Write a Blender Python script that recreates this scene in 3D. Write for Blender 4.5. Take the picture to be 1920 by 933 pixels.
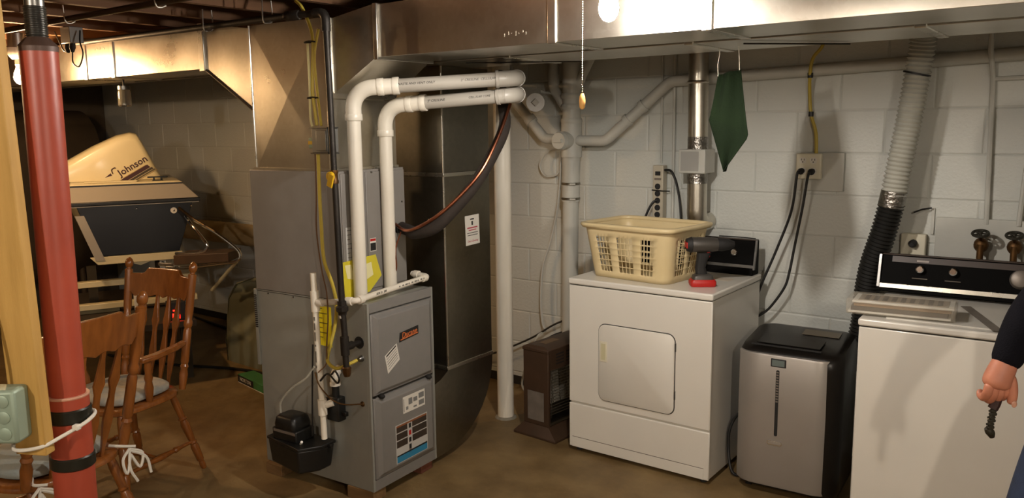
import bpy, bmesh, math, random
from mathutils import Vector, Matrix, Euler
random.seed(7)
for o in list(bpy.data.objects): bpy.data.objects.remove(o)
SC = bpy.context.scene
COL = SC.collection
R = math.radians
PI = math.pi

# ------------------------------------------------------------------ camera
cam = bpy.data.cameras.new('camera'); camo = bpy.data.objects.new('camera', cam); COL.objects.link(camo)
cam.sensor_fit = 'HORIZONTAL'; cam.sensor_width = 36.0; cam.lens = 1526.6 * 36.0 / 1920.0
cam.clip_start = 0.05; cam.clip_end = 60
def cam_axes(pitch, roll, yaw):
    fw = Vector((0, math.cos(pitch), -math.sin(pitch))); rt = Vector((1, 0, 0)); up = Vector((0, math.sin(pitch), math.cos(pitch)))
    r2 = rt * math.cos(roll) + up * math.sin(roll); u2 = up * math.cos(roll) - rt * math.sin(roll)
    m = Matrix.Rotation(yaw, 3, 'Z')
    return m @ r2, m @ u2, m @ fw
_r, _u, _f = cam_axes(R(8.576), R(-0.6966), R(36.693))
camo.matrix_world = Matrix(((_r.x, _u.x, -_f.x, 0.0), (_r.y, _u.y, -_f.y, 0.0), (_r.z, _u.z, -_f.z, 1.65), (0, 0, 0, 1)))
SC.camera = camo

# ------------------------------------------------------------------ world, exposure
wd = bpy.data.worlds.new('world'); SC.world = wd; wd.use_nodes = True
wd.node_tree.nodes['Background'].inputs[0].default_value = (0.9, 0.85, 0.75, 1)
wd.node_tree.nodes['Background'].inputs[1].default_value = 0.02
SC.view_settings.view_transform = 'Standard'; SC.view_settings.look = 'None'
SC.view_settings.gamma = 1.0; SC.view_settings.use_curve_mapping = False
SC.view_settings.exposure = 0.55
BULB_MAIN = 900.0      # emission strength of the bare bulb in front of the supply trunk
BULB_LEFT = 600.0      # bare bulb over the boat corner
BULB_FILL = 1050.0      # unseen bare bulbs added behind and right of the photographer as fill light
BULB_SIDE = 480.0      # bare warm bulb over the open floor left of the photographer

# ------------------------------------------------------------------ materials
MATS = {}
def srgb(h):
    h = h.lstrip('#'); v = [int(h[i:i+2], 16) / 255 for i in (0, 2, 4)]
    return tuple((c / 12.92 if c <= 0.04045 else ((c + 0.055) / 1.055) ** 2.4) for c in v) + (1.0,)
def mat(name, col, rough=0.5, metal=0.0, col2=None, scale=8.0, mix=0.5, bump=0.0, bscale=60.0, emit=None, estr=0.0,
        stretch=(1, 1, 1), detail=4.0, coat=0.0, world=False, alpha=1.0, trans=0.0, rvar=0.0, spec=0.5):
    if name in MATS: return MATS[name]
    m = bpy.data.materials.new(name); m.use_nodes = True; nt = m.node_tree; N = nt.nodes; L = nt.links
    b = N['Principled BSDF']
    b.inputs['Base Color'].default_value = srgb(col); b.inputs['Roughness'].default_value = rough
    b.inputs['Metallic'].default_value = metal; b.inputs['Specular IOR Level'].default_value = spec
    if coat: b.inputs['Coat Weight'].default_value = coat; b.inputs['Coat Roughness'].default_value = 0.15
    if alpha < 1: b.inputs['Alpha'].default_value = alpha
    if trans: b.inputs['Transmission Weight'].default_value = trans
    tc = mp = None
    if col2 or bump or rvar:
        tc = N.new('ShaderNodeTexCoord'); mp = N.new('ShaderNodeMapping'); mp.inputs['Scale'].default_value = stretch
        
        if world: g = N.new('ShaderNodeNewGeometry'); L.new(g.outputs['Position'], mp.inputs['Vector'])
        else: L.new(tc.outputs['Object'], mp.inputs['Vector'])
    if col2 or rvar:
        nz = N.new('ShaderNodeTexNoise'); nz.inputs['Scale'].default_value = scale; nz.inputs['Detail'].default_value = detail
        L.new(mp.outputs[0], nz.inputs['Vector'])
    if col2:
        rp = N.new('ShaderNodeValToRGB'); rp.color_ramp.elements[0].position = max(0, mix - 0.22); rp.color_ramp.elements[1].position = min(1, mix + 0.22)
        rp.color_ramp.elements[0].color = srgb(col); rp.color_ramp.elements[1].color = srgb(col2)
        L.new(nz.outputs['Fac'], rp.inputs['Fac']); L.new(rp.outputs['Color'], b.inputs['Base Color'])
    if rvar:
        mr = N.new('ShaderNodeMapRange'); mr.inputs['To Min'].default_value = max(0, rough - rvar); mr.inputs['To Max'].default_value = rough + rvar
        mr.inputs['From Min'].default_value = 0.3; mr.inputs['From Max'].default_value = 0.7
        L.new(nz.outputs['Fac'], mr.inputs['Value']); L.new(mr.outputs[0], b.inputs['Roughness'])
    if bump:
        n2 = N.new('ShaderNodeTexNoise'); n2.inputs['Scale'].default_value = bscale; n2.inputs['Detail'].default_value = 3
        L.new(mp.outputs[0], n2.inputs['Vector'])
        bp = N.new('ShaderNodeBump'); bp.inputs['Strength'].default_value = bump; bp.inputs['Distance'].default_value = 0.01
        L.new(n2.outputs['Fac'], bp.inputs['Height']); L.new(bp.outputs[0], b.inputs['Normal'])
    if emit:
        b.inputs['Emission Color'].default_value = srgb(emit); b.inputs['Emission Strength'].default_value = estr
    MATS[name] = m
    return m

def floor_material():
    m = bpy.data.materials.new('stained_concrete'); m.use_nodes = True; nt = m.node_tree; N = nt.nodes; L = nt.links; b = N['Principled BSDF']
    tc = N.new('ShaderNodeTexCoord')
    def noise(s, d, r=0.6):
        n = N.new('ShaderNodeTexNoise'); n.inputs['Scale'].default_value = s; n.inputs['Detail'].default_value = d; n.inputs['Roughness'].default_value = r
        L.new(tc.outputs['Object'], n.inputs['Vector']); return n
    def ramp(n, a, bb, p0, p1):
        r = N.new('ShaderNodeValToRGB'); e = r.color_ramp.elements; e[0].position = p0; e[1].position = p1; e[0].color = srgb(a); e[1].color = srgb(bb)
        L.new(n.outputs['Fac'], r.inputs['Fac']); return r
    big = ramp(noise(1.3, 5), '#523d20', '#92794e', 0.38, 0.62)
    mid = ramp(noise(6.0, 6), '#6c5534', '#937d56', 0.32, 0.68)
    mx = N.new('ShaderNodeMixRGB'); mx.inputs['Fac'].default_value = 0.5
    L.new(big.outputs[0], mx.inputs[1]); L.new(mid.outputs[0], mx.inputs[2])
    sp = ramp(noise(38, 3), '#ffffff', '#000000', 0.70, 0.76)
    m2 = N.new('ShaderNodeMixRGB'); m2.inputs[2].default_value = srgb('#b9a587')
    inv = N.new('ShaderNodeInvert'); L.new(sp.outputs[0], inv.inputs['Color'])
    mul = N.new('ShaderNodeMath'); mul.operation = 'MULTIPLY'; mul.inputs[1].default_value = 0.35; L.new(inv.outputs[0], mul.inputs[0])
    L.new(mul.outputs[0], m2.inputs['Fac']); L.new(mx.outputs[0], m2.inputs[1])
    L.new(m2.outputs[0], b.inputs['Base Color'])
    rr = N.new('ShaderNodeMapRange'); rr.inputs['To Min'].default_value = 0.4; rr.inputs['To Max'].default_value = 0.7
    L.new(noise(3, 4).outputs['Fac'], rr.inputs['Value']); L.new(rr.outputs[0], b.inputs['Roughness'])
    bp = N.new('ShaderNodeBump'); bp.inputs['Strength'].default_value = 0.25; bp.inputs['Distance'].default_value = 0.01
    L.new(noise(20, 5).outputs['Fac'], bp.inputs['Height']); L.new(bp.outputs[0], b.inputs['Normal'])
    return m
def galv_material(name, c1, c2, rough):
    m = bpy.data.materials.new(name); m.use_nodes = True; nt = m.node_tree; N = nt.nodes; L = nt.links; b = N['Principled BSDF']
    tc = N.new('ShaderNodeTexCoord'); v = N.new('ShaderNodeTexVoronoi'); v.inputs['Scale'].default_value = 55
    L.new(tc.outputs['Object'], v.inputs['Vector'])
    n = N.new('ShaderNodeTexNoise'); n.inputs['Scale'].default_value = 3.0; n.inputs['Detail'].default_value = 5; L.new(tc.outputs['Object'], n.inputs['Vector'])
    ad = N.new('ShaderNodeMath'); ad.operation = 'MULTIPLY_ADD'; ad.inputs[1].default_value = 0.12; L.new(v.outputs['Color'], ad.inputs[0]); L.new(n.outputs['Fac'], ad.inputs[2])
    r = N.new('ShaderNodeValToRGB'); e = r.color_ramp.elements; e[0].position = 0.4; e[1].position = 0.85; e[0].color = srgb(c1); e[1].color = srgb(c2)
    L.new(ad.outputs[0], r.inputs['Fac']); L.new(r.outputs[0], b.inputs['Base Color'])
    b.inputs['Metallic'].default_value = 1.0
    mr = N.new('ShaderNodeMapRange'); mr.inputs['To Min'].default_value = rough - 0.08; mr.inputs['To Max'].default_value = rough + 0.1; mr.inputs['From Max'].default_value = 1.2
    L.new(ad.outputs[0], mr.inputs['Value']); L.new(mr.outputs[0], b.inputs['Roughness'])
    n3 = N.new('ShaderNodeTexNoise'); n3.inputs['Scale'].default_value = 2.6; n3.inputs['Detail'].default_value = 1; L.new(tc.outputs['Object'], n3.inputs['Vector'])
    bp = N.new('ShaderNodeBump'); bp.inputs['Strength'].default_value = 0.25; bp.inputs['Distance'].default_value = 0.03
    L.new(n3.outputs['Fac'], bp.inputs['Height']); L.new(bp.outputs[0], b.inputs['Normal'])
    MATS[name] = m; return m
def wood_material(name, c1, c2, rough, scale=6, stretch=(1, 1, 14), coat=0.0):
    m = mat(name, c1, rough, 0, c2, scale, 0.5, 0.08, 40, stretch=stretch, detail=6, coat=coat); return m

M_floor = floor_material(); MATS['floor'] = M_floor
M_block = mat('painted_block', '#c6c6be', 0.5, 0, '#bcc0bb', 1.6, 0.5, 0.25, 70, world=True)
M_mortar = mat('painted_mortar', '#c2c2ba', 0.6, 0, '#b9bcb7', 6, 0.5, 0.3, 90, world=True)
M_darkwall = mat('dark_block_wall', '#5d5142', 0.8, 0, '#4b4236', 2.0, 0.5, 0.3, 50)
M_joist = wood_material('joist_wood', '#7a5637', '#5d3f28', 0.75, 3, (6, 1, 6))
M_sub = mat('subfloor_boards', '#a98f66', 0.8, 0, '#8a7250', 3, 0.5, 0.1, 30, stretch=(1, 6, 1))
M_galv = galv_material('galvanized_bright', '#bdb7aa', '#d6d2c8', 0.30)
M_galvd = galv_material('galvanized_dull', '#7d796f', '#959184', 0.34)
M_seam = galv_material('galvanized_seam', '#c9c5bb', '#e2dfd6', 0.28)
M_fgrey = mat('furnace_grey', '#8b8885', 0.42, 0.25, '#868582', 30, 0.5, 0.04, 300)
M_fside = mat('furnace_side_grey', '#9a9b94', 0.45, 0.2, '#94958e', 12, 0.5, 0.03, 300)
M_coil = mat('coil_case_grey', '#8f8b86', 0.45, 0.2, '#88847f', 10, 0.5)
M_pvc = mat('white_pvc', '#e6e0d2', 0.3, 0, '#ddd6c6', 5, 0.5)
M_pvcg = mat('pvc_pipe', '#aaa59b', 0.38, 0, '#a39e94', 5, 0.5)
M_ink = mat('black_ink', '#1a1a1a', 0.6)
M_iron = mat('black_iron', '#2b2825', 0.5, 0.6, '#3a3530', 12, 0.5, 0.1, 120)
M_yel = mat('yellow_plastic', '#e0b421', 0.45)
M_ycab = mat('yellow_cable_jacket', '#cdb84a', 0.5)
M_ypap = mat('yellow_paper', '#f2e21a', 0.7, 0, '#e6d61e', 20, 0.5)
M_ybag = mat('yellow_envelope', '#d8cc3c', 0.35, 0, '#c9ba30', 8, 0.5)
M_cream_paper = mat('cream_paper', '#e3dca6', 0.6)
M_copper = mat('copper', '#b9775a', 0.32, 1.0, '#8d5541', 14, 0.5)
M_foam = mat('black_foam', '#241d18', 0.85, 0, '#2f261f', 30, 0.5)
M_black = mat('black_plastic', '#151514', 0.4)
M_blackm = mat('black_matte', '#1b1a19', 0.7)
M_cord = mat('black_cord', '#171615', 0.5)
M_white = mat('white_enamel', '#dedad0', 0.28, 0, '#dad6cc', 6, 0.5, coat=0.2)
M_whitepl = mat('white_plastic', '#dcd8cd', 0.4)
M_ivory = mat('ivory_plastic', '#d9d3bd', 0.45)
M_seamdark = mat('shadow_gap', '#3a3834', 0.8)
M_basket = mat('beige_plastic', '#dcc99d', 0.42, 0, '#d5c193', 6, 0.5)
M_paint = mat('painted_pipe', '#bdbcb3', 0.5, 0, '#b2b2aa', 6, 0.5, 0.08, 60)
M_conc = mat('grey_concrete', '#8d8779', 0.85, 0, '#7a7568', 20, 0.5, 0.3, 60)
M_redpost = mat('red_oxide_paint', '#a0432e', 0.42, 0, '#8f3a27', 6, 0.5, 0.03, 40)
M_steel = mat('steel', '#8b8a87', 0.35, 1.0, '#6f6e6b', 10, 0.5)
M_chrome = mat('chrome', '#d8d8d8', 0.12, 1.0)
M_pine = wood_material('yellow_pine', '#bd9650', '#a88340', 0.65, 4, (9, 9, 1))
M_oak = wood_material('honey_oak', '#8f5423', '#6e3f17', 0.24, 5, (6, 6, 1), coat=0.4)
M_cush = mat('blue_grey_cushion', '#8e9a9a', 0.9, 0, '#a7a79c', 9, 0.5, 0.3, 60)
M_cushp = mat('patterned_cushion', '#b9ab94', 0.9, 0, '#6f7f86', 12, 0.55, 0.3, 60)
M_tie = mat('white_tie', '#cfcbc0', 0.85)
M_tape = mat('black_tape', '#16160f', 0.35)
M_green = mat('green_cloth', '#15220f', 0.95, 0, '#101b0c', 9, 0.5, 0.3, 200, spec=.2)
M_gbox = mat('green_grey_box', '#8fa08f', 0.5, 0.3)
M_silver = mat('silver_plastic', '#a59f98', 0.38, 0.45, '#9d978f', 4, 0.5)
M_con = mat('console_black', '#080706', 0.6, spec=.06)
M_accblk = mat('dark_gloss_plastic', '#15120f', 0.3, spec=.35)
M_lcd = mat('grey_lcd', '#66716e', 0.2)
M_brown = mat('brown_metal', '#4a3526', 0.5, 0.2, '#413022', 8, 0.5)
M_tag = mat('grey_foil_label', '#8b8278', 0.45, 0.4, '#7a7168', 20, 0.5)
M_red = mat('red_plastic', '#b01d18', 0.4)
M_toolgrey = mat('tool_grey', '#4a4641', 0.45, 0.3)
M_navy = mat('navy_gelcoat', '#0c1018', 0.3, 0, '#10141d', 4, 0.5, coat=0.15)
M_cream = mat('cream_gelcoat', '#d9cda6', 0.35, 0, '#cfc196', 4, 0.5, coat=0.2)
M_greyrim = mat('grey_gunwale', '#9b9488', 0.4)
M_cowl = mat('cream_cowling', '#e8dcb4', 0.35, 0, '#dccd9c', 3, 0.5, coat=0.2)
M_decal = mat('maroon_decal', '#3a1414', 0.5)
M_gold = mat('gold_decal', '#a58b55', 0.5)
M_tank = mat('rusty_tank', '#4f4232', 0.7, 0.2, '#3d3225', 3, 0.5, 0.1, 30)
M_insul = mat('pipe_insulation', '#cdb384', 0.9, 0, '#b0976a', 9, 0.5, 0.5, 30)
M_glass = mat('jar_glass', '#d7d2c0', 0.08, 0, trans=0.9)
M_skin = mat('skin', '#b9795f', 0.5, 0, '#a86a52', 25, 0.5, 0.08, 90)
M_hair = mat('dark_hair', '#2a1d14', 0.8)
M_sweat = mat('navy_sweatshirt', '#0a0a10', 0.95, 0, '#0e0e15', 30, 0.5, 0.3, 250, spec=.15)
M_jean = mat('blue_jeans', '#26344f', 0.9, 0, '#1f2b43', 40, 0.5, 0.2, 300)
M_brass = mat('old_brass', '#6f4f2c', 0.5, 0.8, '#4c361f', 20, 0.5)
M_handw = mat('dark_handwheel', '#2d2a20', 0.6, 0.4)
M_tan = mat('tan_cardboard', '#9a7a55', 0.8, 0, '#8a6b48', 9, 0.5)
M_clear = mat('clear_film', '#cfc6b4', 0.1, 0, alpha=0.28)
M_clearb = mat('clear_tubing', '#c9c8bb', 0.15, 0, alpha=0.5)
M_foil = mat('foil_tape', '#a5a29c', 0.28, 1.0, '#77746f', 40, 0.5, 0.6, 60)
M_orange = mat('orange_badge', '#d0713c', 0.4)
M_blue = mat('label_blue', '#2d7ea3', 0.5)
M_lbrown = mat('label_brown', '#2e2620', 0.5, 0, '#3f332a', 12, 0.5)
M_plab = mat('paper_label', '#d9d5cb', 0.6)
M_plabg = mat('grey_paper_label', '#b9b7b2', 0.6)
M_pinkt = mat('red_print', '#b33a4a', 0.6)
M_rubber = mat('rubber_foot', '#222', 0.8) if False else mat('rubber_foot', '#222222', 0.8)
M_brick = mat('red_brick', '#7d4a36', 0.85, 0, '#6a3d2c', 25, 0.5, 0.3, 80)
M_woodblk = wood_material('wood_block', '#8a6a42', '#6e5231', 0.8, 6, (1, 8, 8))
M_hosew = mat('white_flex_hose', '#b9b8ad', 0.6, 0, '#a9a89e', 10, 0.5)
M_hoseb = mat('black_flex_hose', '#191815', 0.5)
M_wirem = mat('heater_wire', '#b5b0a5', 0.3, 1.0)
M_refl = mat('heater_reflector', '#8e8a80', 0.3, 1.0, '#6f6a60', 14, 0.5)
M_pull = mat('wooden_pull', '#d9a860', 0.5)
M_led = mat('red_led', '#ff2010', 0.4, emit='#ff1208', estr=14.0)
M_green2 = mat('green_carton', '#3f7a45', 0.6)
M_junction = mat('grey_steel_box', '#8b8b88', 0.4, 0.7)

# ------------------------------------------------------------------ geometry helpers
def V(*a): return Vector(a if len(a) > 1 else a[0])
def frame(d):
    d = V(d).normalized(); a = V(0, 0, 1) if abs(d.z) < 0.95 else V(1, 0, 0)
    u = d.cross(a).normalized(); return u, d.cross(u).normalized(), d
def smooth_path(pts, n=6, closed=False):
    pts = [V(p) for p in pts]
    if len(pts) < 3: return pts
    out = []; m = len(pts)
    rng = range(m if closed else m - 1)
    for i in rng:
        p1 = pts[i]; p2 = pts[(i + 1) % m]
        p0 = pts[i - 1] if (i > 0 or closed) else p1 + (p1 - p2)
        p3 = pts[(i + 2) % m] if (closed or i + 2 < m) else p2 + (p2 - p1)
        for k in range(n):
            t = k / n
            out.append(0.5 * ((2 * p1) + (p2 - p0) * t + (2 * p0 - 5 * p1 + 4 * p2 - p3) * t * t + (3 * p1 - p0 - 3 * p2 + p3) * t ** 3))
    if not closed: out.append(pts[-1])
    return out
class MB:
    def __init__(s): s.v = []; s.f = []
    def add(s, vs, fs):
        o = len(s.v); s.v += [V(p) for p in vs]; s.f += [tuple(i + o for i in f) for f in fs]; return s
    def hexa(s, p):   # 8 corners: bottom ring 0-3, top ring 4-7
        return s.add(p, [(3, 2, 1, 0), (4, 5, 6, 7), (0, 1, 5, 4), (1, 2, 6, 5), (2, 3, 7, 6), (3, 0, 4, 7)])
    def bb(s, lo, hi):
        (a, b, c), (d, e, f) = lo, hi
        return s.hexa([(a, b, c), (d, b, c), (d, e, c), (a, e, c), (a, b, f), (d, b, f), (d, e, f), (a, e, f)])
    def box(s, c, sz, rot=None):
        x, y, z = [q / 2 for q in sz]; pts = [(-x, -y, -z), (x, -y, -z), (x, y, -z), (-x, y, -z), (-x, -y, z), (x, -y, z), (x, y, z), (-x, y, z)]
        m = (Euler(rot).to_matrix() if rot else Matrix.Identity(3)); return s.hexa([m @ V(p) + V(c) for p in pts])
    def rings(s, rs, cap0=True, cap1=True, closed=False):
        n = len(rs[0]); vs = [p for r in rs for p in r]; fs = []
        k = len(rs)
        for i in range(k if closed else k - 1):
            for j in range(n):
                a = i * n + j; b = i * n + (j + 1) % n; c = ((i + 1) % k) * n + (j + 1) % n; d = ((i + 1) % k) * n + j
                fs.append((a, b, c, d))
        if not closed:
            if cap0: fs.append(tuple(range(n))[::-1])
            if cap1: fs.append(tuple((k - 1) * n + j for j in range(n)))
        return s.add(vs, fs)
    def cyl(s, p0, p1, r0, r1=None, n=14, c0=True, c1=True):
        r1 = r0 if r1 is None else r1; p0, p1 = V(p0), V(p1); u, w, d = frame(p1 - p0)
        return s.rings([[p + (u * math.cos(2 * PI * j / n) + w * math.sin(2 * PI * j / n)) * r for j in range(n)] for p, r in ((p0, r0), (p1, r1))], c0, c1)
    def turned(s, p0, p1, prof, n=12):   # prof: [(t 0..1, radius)]
        p0, p1 = V(p0), V(p1); u, w, d = frame(p1 - p0)
        return s.rings([[p0 + (p1 - p0) * t + (u * math.cos(2 * PI * j / n) + w * math.sin(2 * PI * j / n)) * max(r, 1e-4) for j in range(n)] for t, r in prof])
    def tube(s, pts, r, n=8, sm=0, closed=False):
        pts = smooth_path(pts, sm, closed) if sm else [V(p) for p in pts]
        m = len(pts); rs = []
        t0 = (pts[1] - pts[0]).normalized(); u, w, _ = frame(t0)
        for i, p in enumerate(pts):
            a = pts[i - 1] if (i > 0 or closed) else p; b = pts[(i + 1) % m] if (i + 1 < m or closed) else p
            t = (b - a).normalized() if (b - a).length > 1e-9 else t0
            q = t0.rotation_difference(t); u = q @ u; w = q @ w; t0 = t
            rr = r(i / (m - 1)) if callable(r) else r
            rs.append([p + (u * math.cos(2 * PI * j / n) + w * math.sin(2 * PI * j / n)) * rr for j in range(n)])
        return s.rings(rs, closed=closed)
    def sphere(s, c, r, n=12, k=8, sc=(1, 1, 1)):
        c = V(c); rs = []
        for i in range(k + 1):
            a = PI * i / k; rr = max(math.sin(a), 1e-3)
            rs.append([c + V(math.cos(2 * PI * j / n) * rr * r * sc[0], math.sin(2 * PI * j / n) * rr * r * sc[1], -math.cos(a) * r * sc[2]) for j in range(n)])
        return s.rings(rs)
    def prism(s, poly, e):   # poly: list of 3D points, extruded by vector e
        e = V(e); return s.rings([[V(p) for p in poly], [V(p) + e for p in poly]])
    def quad(s, a, b, c, d): return s.add([a, b, c, d], [(0, 1, 2, 3)])
    def build(s, name, m, parent=None, world=False, ang=35, bev=0, seg=2, label=None, solid=0):
        me = bpy.data.meshes.new(name); off = V(0, 0, 0)
        if world and parent is not None:
            p = parent
            M = Matrix.Identity(4)
            while p is not None: M = p.matrix_basis @ M; p = p.parent
            inv = M.inverted(); vs = [inv @ v for v in s.v]
        else: vs = s.v
        me.from_pydata([tuple(v) for v in vs], [], s.f); me.validate()
        bm = bmesh.new(); bm.from_mesh(me); bmesh.ops.recalc_face_normals(bm, faces=bm.faces); bm.to_mesh(me); bm.free()
        me.materials.append(m); me.shade_smooth(); me.set_sharp_from_angle(angle=R(ang))
        o = bpy.data.objects.new(name, me); COL.objects.link(o)
        if parent is not None: o.parent = parent
        if solid:
            md = o.modifiers.new('solid', 'SOLIDIFY'); md.thickness = solid; md.offset = 0
        if bev:
            md = o.modifiers.new('bevel', 'BEVEL'); md.width = bev; md.segments = seg; md.limit_method = 'ANGLE'; md.angle_limit = R(40)
        if label: o['label'] = label
        return o
def rrect(w, h, r, n=5, cx=0, cy=0):
    out = []
    for (sx, sy, a0) in ((1, 1, 0), (-1, 1, 90), (-1, -1, 180), (1, -1, 270)):
        for k in range(n + 1):
            a = R(a0 + 90 * k / n); out.append((cx + sx * (w / 2 - r) + r * math.cos(a), cy + sy * (h / 2 - r) + r * math.sin(a)))
    return out
def arc(c, a, b, n=8):   # quarter arc from c+a to c+b
    c, a, b = V(c), V(a), V(b); return [c + a * math.cos(PI / 2 * k / n) + b * math.sin(PI / 2 * k / n) for k in range(n + 1)]
def corner(p0, p1, p2, rad, n=7):   # rounded corner points between segments p0p1 and p1p2
    p0, p1, p2 = V(p0), V(p1), V(p2); a = (p0 - p1).normalized(); b = (p2 - p1).normalized()
    half = a.angle(b) / 2; dist = rad / math.tan(half); s = p1 + a * dist; e = p1 + b * dist
    return [(1 - t) ** 2 * s + 2 * t * (1 - t) * (p1 + (a + b) * dist * 0.09) + t * t * e for t in [k / n for k in range(n + 1)]]
def tag(o, label, cat, group=None):
    o['label'] = label; o['category'] = cat
    if group: o['group'] = group
    return o
def thing(name, label, cat, loc=(0, 0, 0), rotz=0.0, group=None):
    o = bpy.data.objects.new(name, None); COL.objects.link(o); o.location = loc; o.rotation_euler = (0, 0, rotz); o.empty_display_size = 0.1
    o.matrix_basis = Matrix.Translation(V(loc)) @ Matrix.Rotation(rotz, 4, 'Z')
    return tag(o, label, cat, group)
def struct(o): o['kind'] = 'structure'; return o
def text(name, s, size, m, parent, loc, xa, ya, ext=0.0004, shear=0.0, align='CENTER', sx=1.0, bold=0.0):
    """flat lettering at a local place of its parent; xa/ya are the reading and up directions"""
    c = bpy.data.curves.new(name, 'FONT'); c.body = s; c.size = size; c.extrude = ext; c.offset = bold; c.shear = shear; c.align_x = align; c.align_y = 'CENTER'; c.resolution_u = 2
    t = bpy.data.objects.new(name, c); COL.objects.link(t)
    dg = bpy.context.evaluated_depsgraph_get(); me = bpy.data.meshes.new_from_object(t.evaluated_get(dg))
    bpy.data.objects.remove(t); bpy.data.curves.remove(c)
    xa = V(xa).normalized(); ya = V(ya); ya = (ya - xa * ya.dot(xa)).normalized(); za = xa.cross(ya)
    Mx = Matrix(((xa.x * sx, ya.x, za.x, loc[0]), (xa.y * sx, ya.y, za.y, loc[1]), (xa.z * sx, ya.z, za.z, loc[2]), (0, 0, 0, 1)))
    me.transform(Mx); me.materials.clear(); me.materials.append(m); me.name = name
    o = bpy.data.objects.new(name, me); COL.objects.link(o); o.parent = parent
    return o
def skin(verts, edges, radii, sub=2, root=0):
    me = bpy.data.meshes.new('tmp'); me.from_pydata([tuple(v) for v in verts], edges, []); o = bpy.data.objects.new('tmp', me); COL.objects.link(o)
    o.modifiers.new('s', 'SKIN'); sv = me.skin_vertices[0].data
    for i, r in enumerate(radii): sv[i].radius = (r, r) if not isinstance(r, tuple) else r; sv[i].use_root = (i == root)
    sb = o.modifiers.new('u', 'SUBSURF'); sb.levels = sub; sb.render_levels = sub
    dg = bpy.context.evaluated_depsgraph_get(); out = bpy.data.meshes.new_from_object(o.evaluated_get(dg)); bpy.data.objects.remove(o); bpy.data.meshes.remove(me)
    return out
def mesh_obj(name, me, m, parent, smooth=True):
    me.materials.clear(); me.materials.append(m); me.name = name
    if smooth: me.shade_smooth()
    o = bpy.data.objects.new(name, me); COL.objects.link(o); o.parent = parent; return o

# ------------------------------------------------------------------ the room
X0, X1, Y0, Y1 = -8.0, 1.6, -3.2, 4.1
ZS = 2.37            # underside of the subfloor
struct(MB().bb((X0 - .2, Y0 - .2, -.1), (X1 + .2, Y1 + .2, 0)).build('floor', M_floor))
wb = struct(MB().bb((X0 - .2, Y1 + .0032, 0), (X1 + .2, Y1 + .2, ZS)).build('wall_back', M_mortar))
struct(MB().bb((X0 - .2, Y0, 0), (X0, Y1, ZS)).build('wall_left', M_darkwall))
struct(MB().bb((X1, Y0, 0), (X1 + .2, Y1, ZS)).build('wall_right', M_block))
struct(MB().bb((X0, Y0 - .2, 0), (X1, Y0, ZS)).build('wall_front', M_block))
# concrete blocks of the back wall, each its own piece
BW, BH, PX, PZ = .4010, .1985, .4064, .2032
def block_mesh(w):
    mb = MB(); h = BH / 2; c = .005
    mb.rings([[(-w / 2, .004, -h), (w / 2, .004, -h), (w / 2, .004, h), (-w / 2, .004, h)],
              [(-w / 2, -.0005, -h), (w / 2, -.0005, -h), (w / 2, -.0005, h), (-w / 2, -.0005, h)],
              [(-w / 2 + c, -.003, -h + c), (w / 2 - c, -.003, -h + c), (w / 2 - c, -.003, h - c), (-w / 2 + c, -.003, h - c)]])
    return mb
bproto = block_mesh(BW).build('block', M_block, wb, ang=8)
first = True
rows = [(.08 - PZ / 2) + k * PZ for k in range(12)]
for k, zc in enumerate(rows):
    off = 0 if k % 2 else PX / 2
    x = X0 + off
    while x < X1 - .1:
        zz = zc; sc = 1.0
        if zc - BH / 2 < 0: zz = (0.0 + zc + BH / 2) / 2; sc = (zc + BH / 2) / BH
        if zc + BH / 2 > ZS: x += PX; continue
        if first: o = bproto; first = False
        else: o = bproto.copy(); COL.objects.link(o)
        o.location = (x + PX / 2, Y1 + .002 + random.uniform(-.0012, .0008), zz); o.scale = (1, 1, sc)
        x += PX
# dark sealant strip along the foot of the back wall
struct(MB().bb((X0, Y1 - .012, 0), (-1.9, Y1 - .002, .055)).build('baseboard_back', mat('black_base_strip', '#1c1712', 0.7)))
# ceiling: subfloor boards on joists
ce = struct(MB().bb((X0 - .2, Y0 - .2, ZS), (X1 + .2, Y1 + .2, ZS + .02)).build('ceiling', M_sub))
jm = MB().bb((-.019, 0, 0), (.019, Y1 - Y0 - .02, .185))
j0 = jm.build('joist', M_joist, ce); x = X0 + .3; first = True
while x < X1:
    o = j0 if first else j0.copy()
    if not first: COL.objects.link(o)
    first = False; o.location = (x, Y0 + .01, ZS - .186); x += .4064
beam = tag(MB().bb((X0 + .01, .80, 1.985), (X1 - .01, .97, ZS - .187)).build('support_beam', wood_material('beam_wood', '#7c5a38', '#5f4329', .8, 3, (1, 6, 6)), bev=.004), 'long wooden support beam carried by the red steel post', 'beam')

# ------------------------------------------------------------------ furnace and coil
FR = R(3.55); FO = V(-2.534, 2.355, 0)
fur = thing('furnace', 'grey gas furnace with two front doors standing on small blocks', 'furnace', FO, FR)
D, Wd, ZB, ZT = .696, .446, .055, .905
MB().bb((-D, 0, ZB), (-.012, Wd, ZT - .002)).build('cabinet', M_fside, fur, bev=.002)
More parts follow.
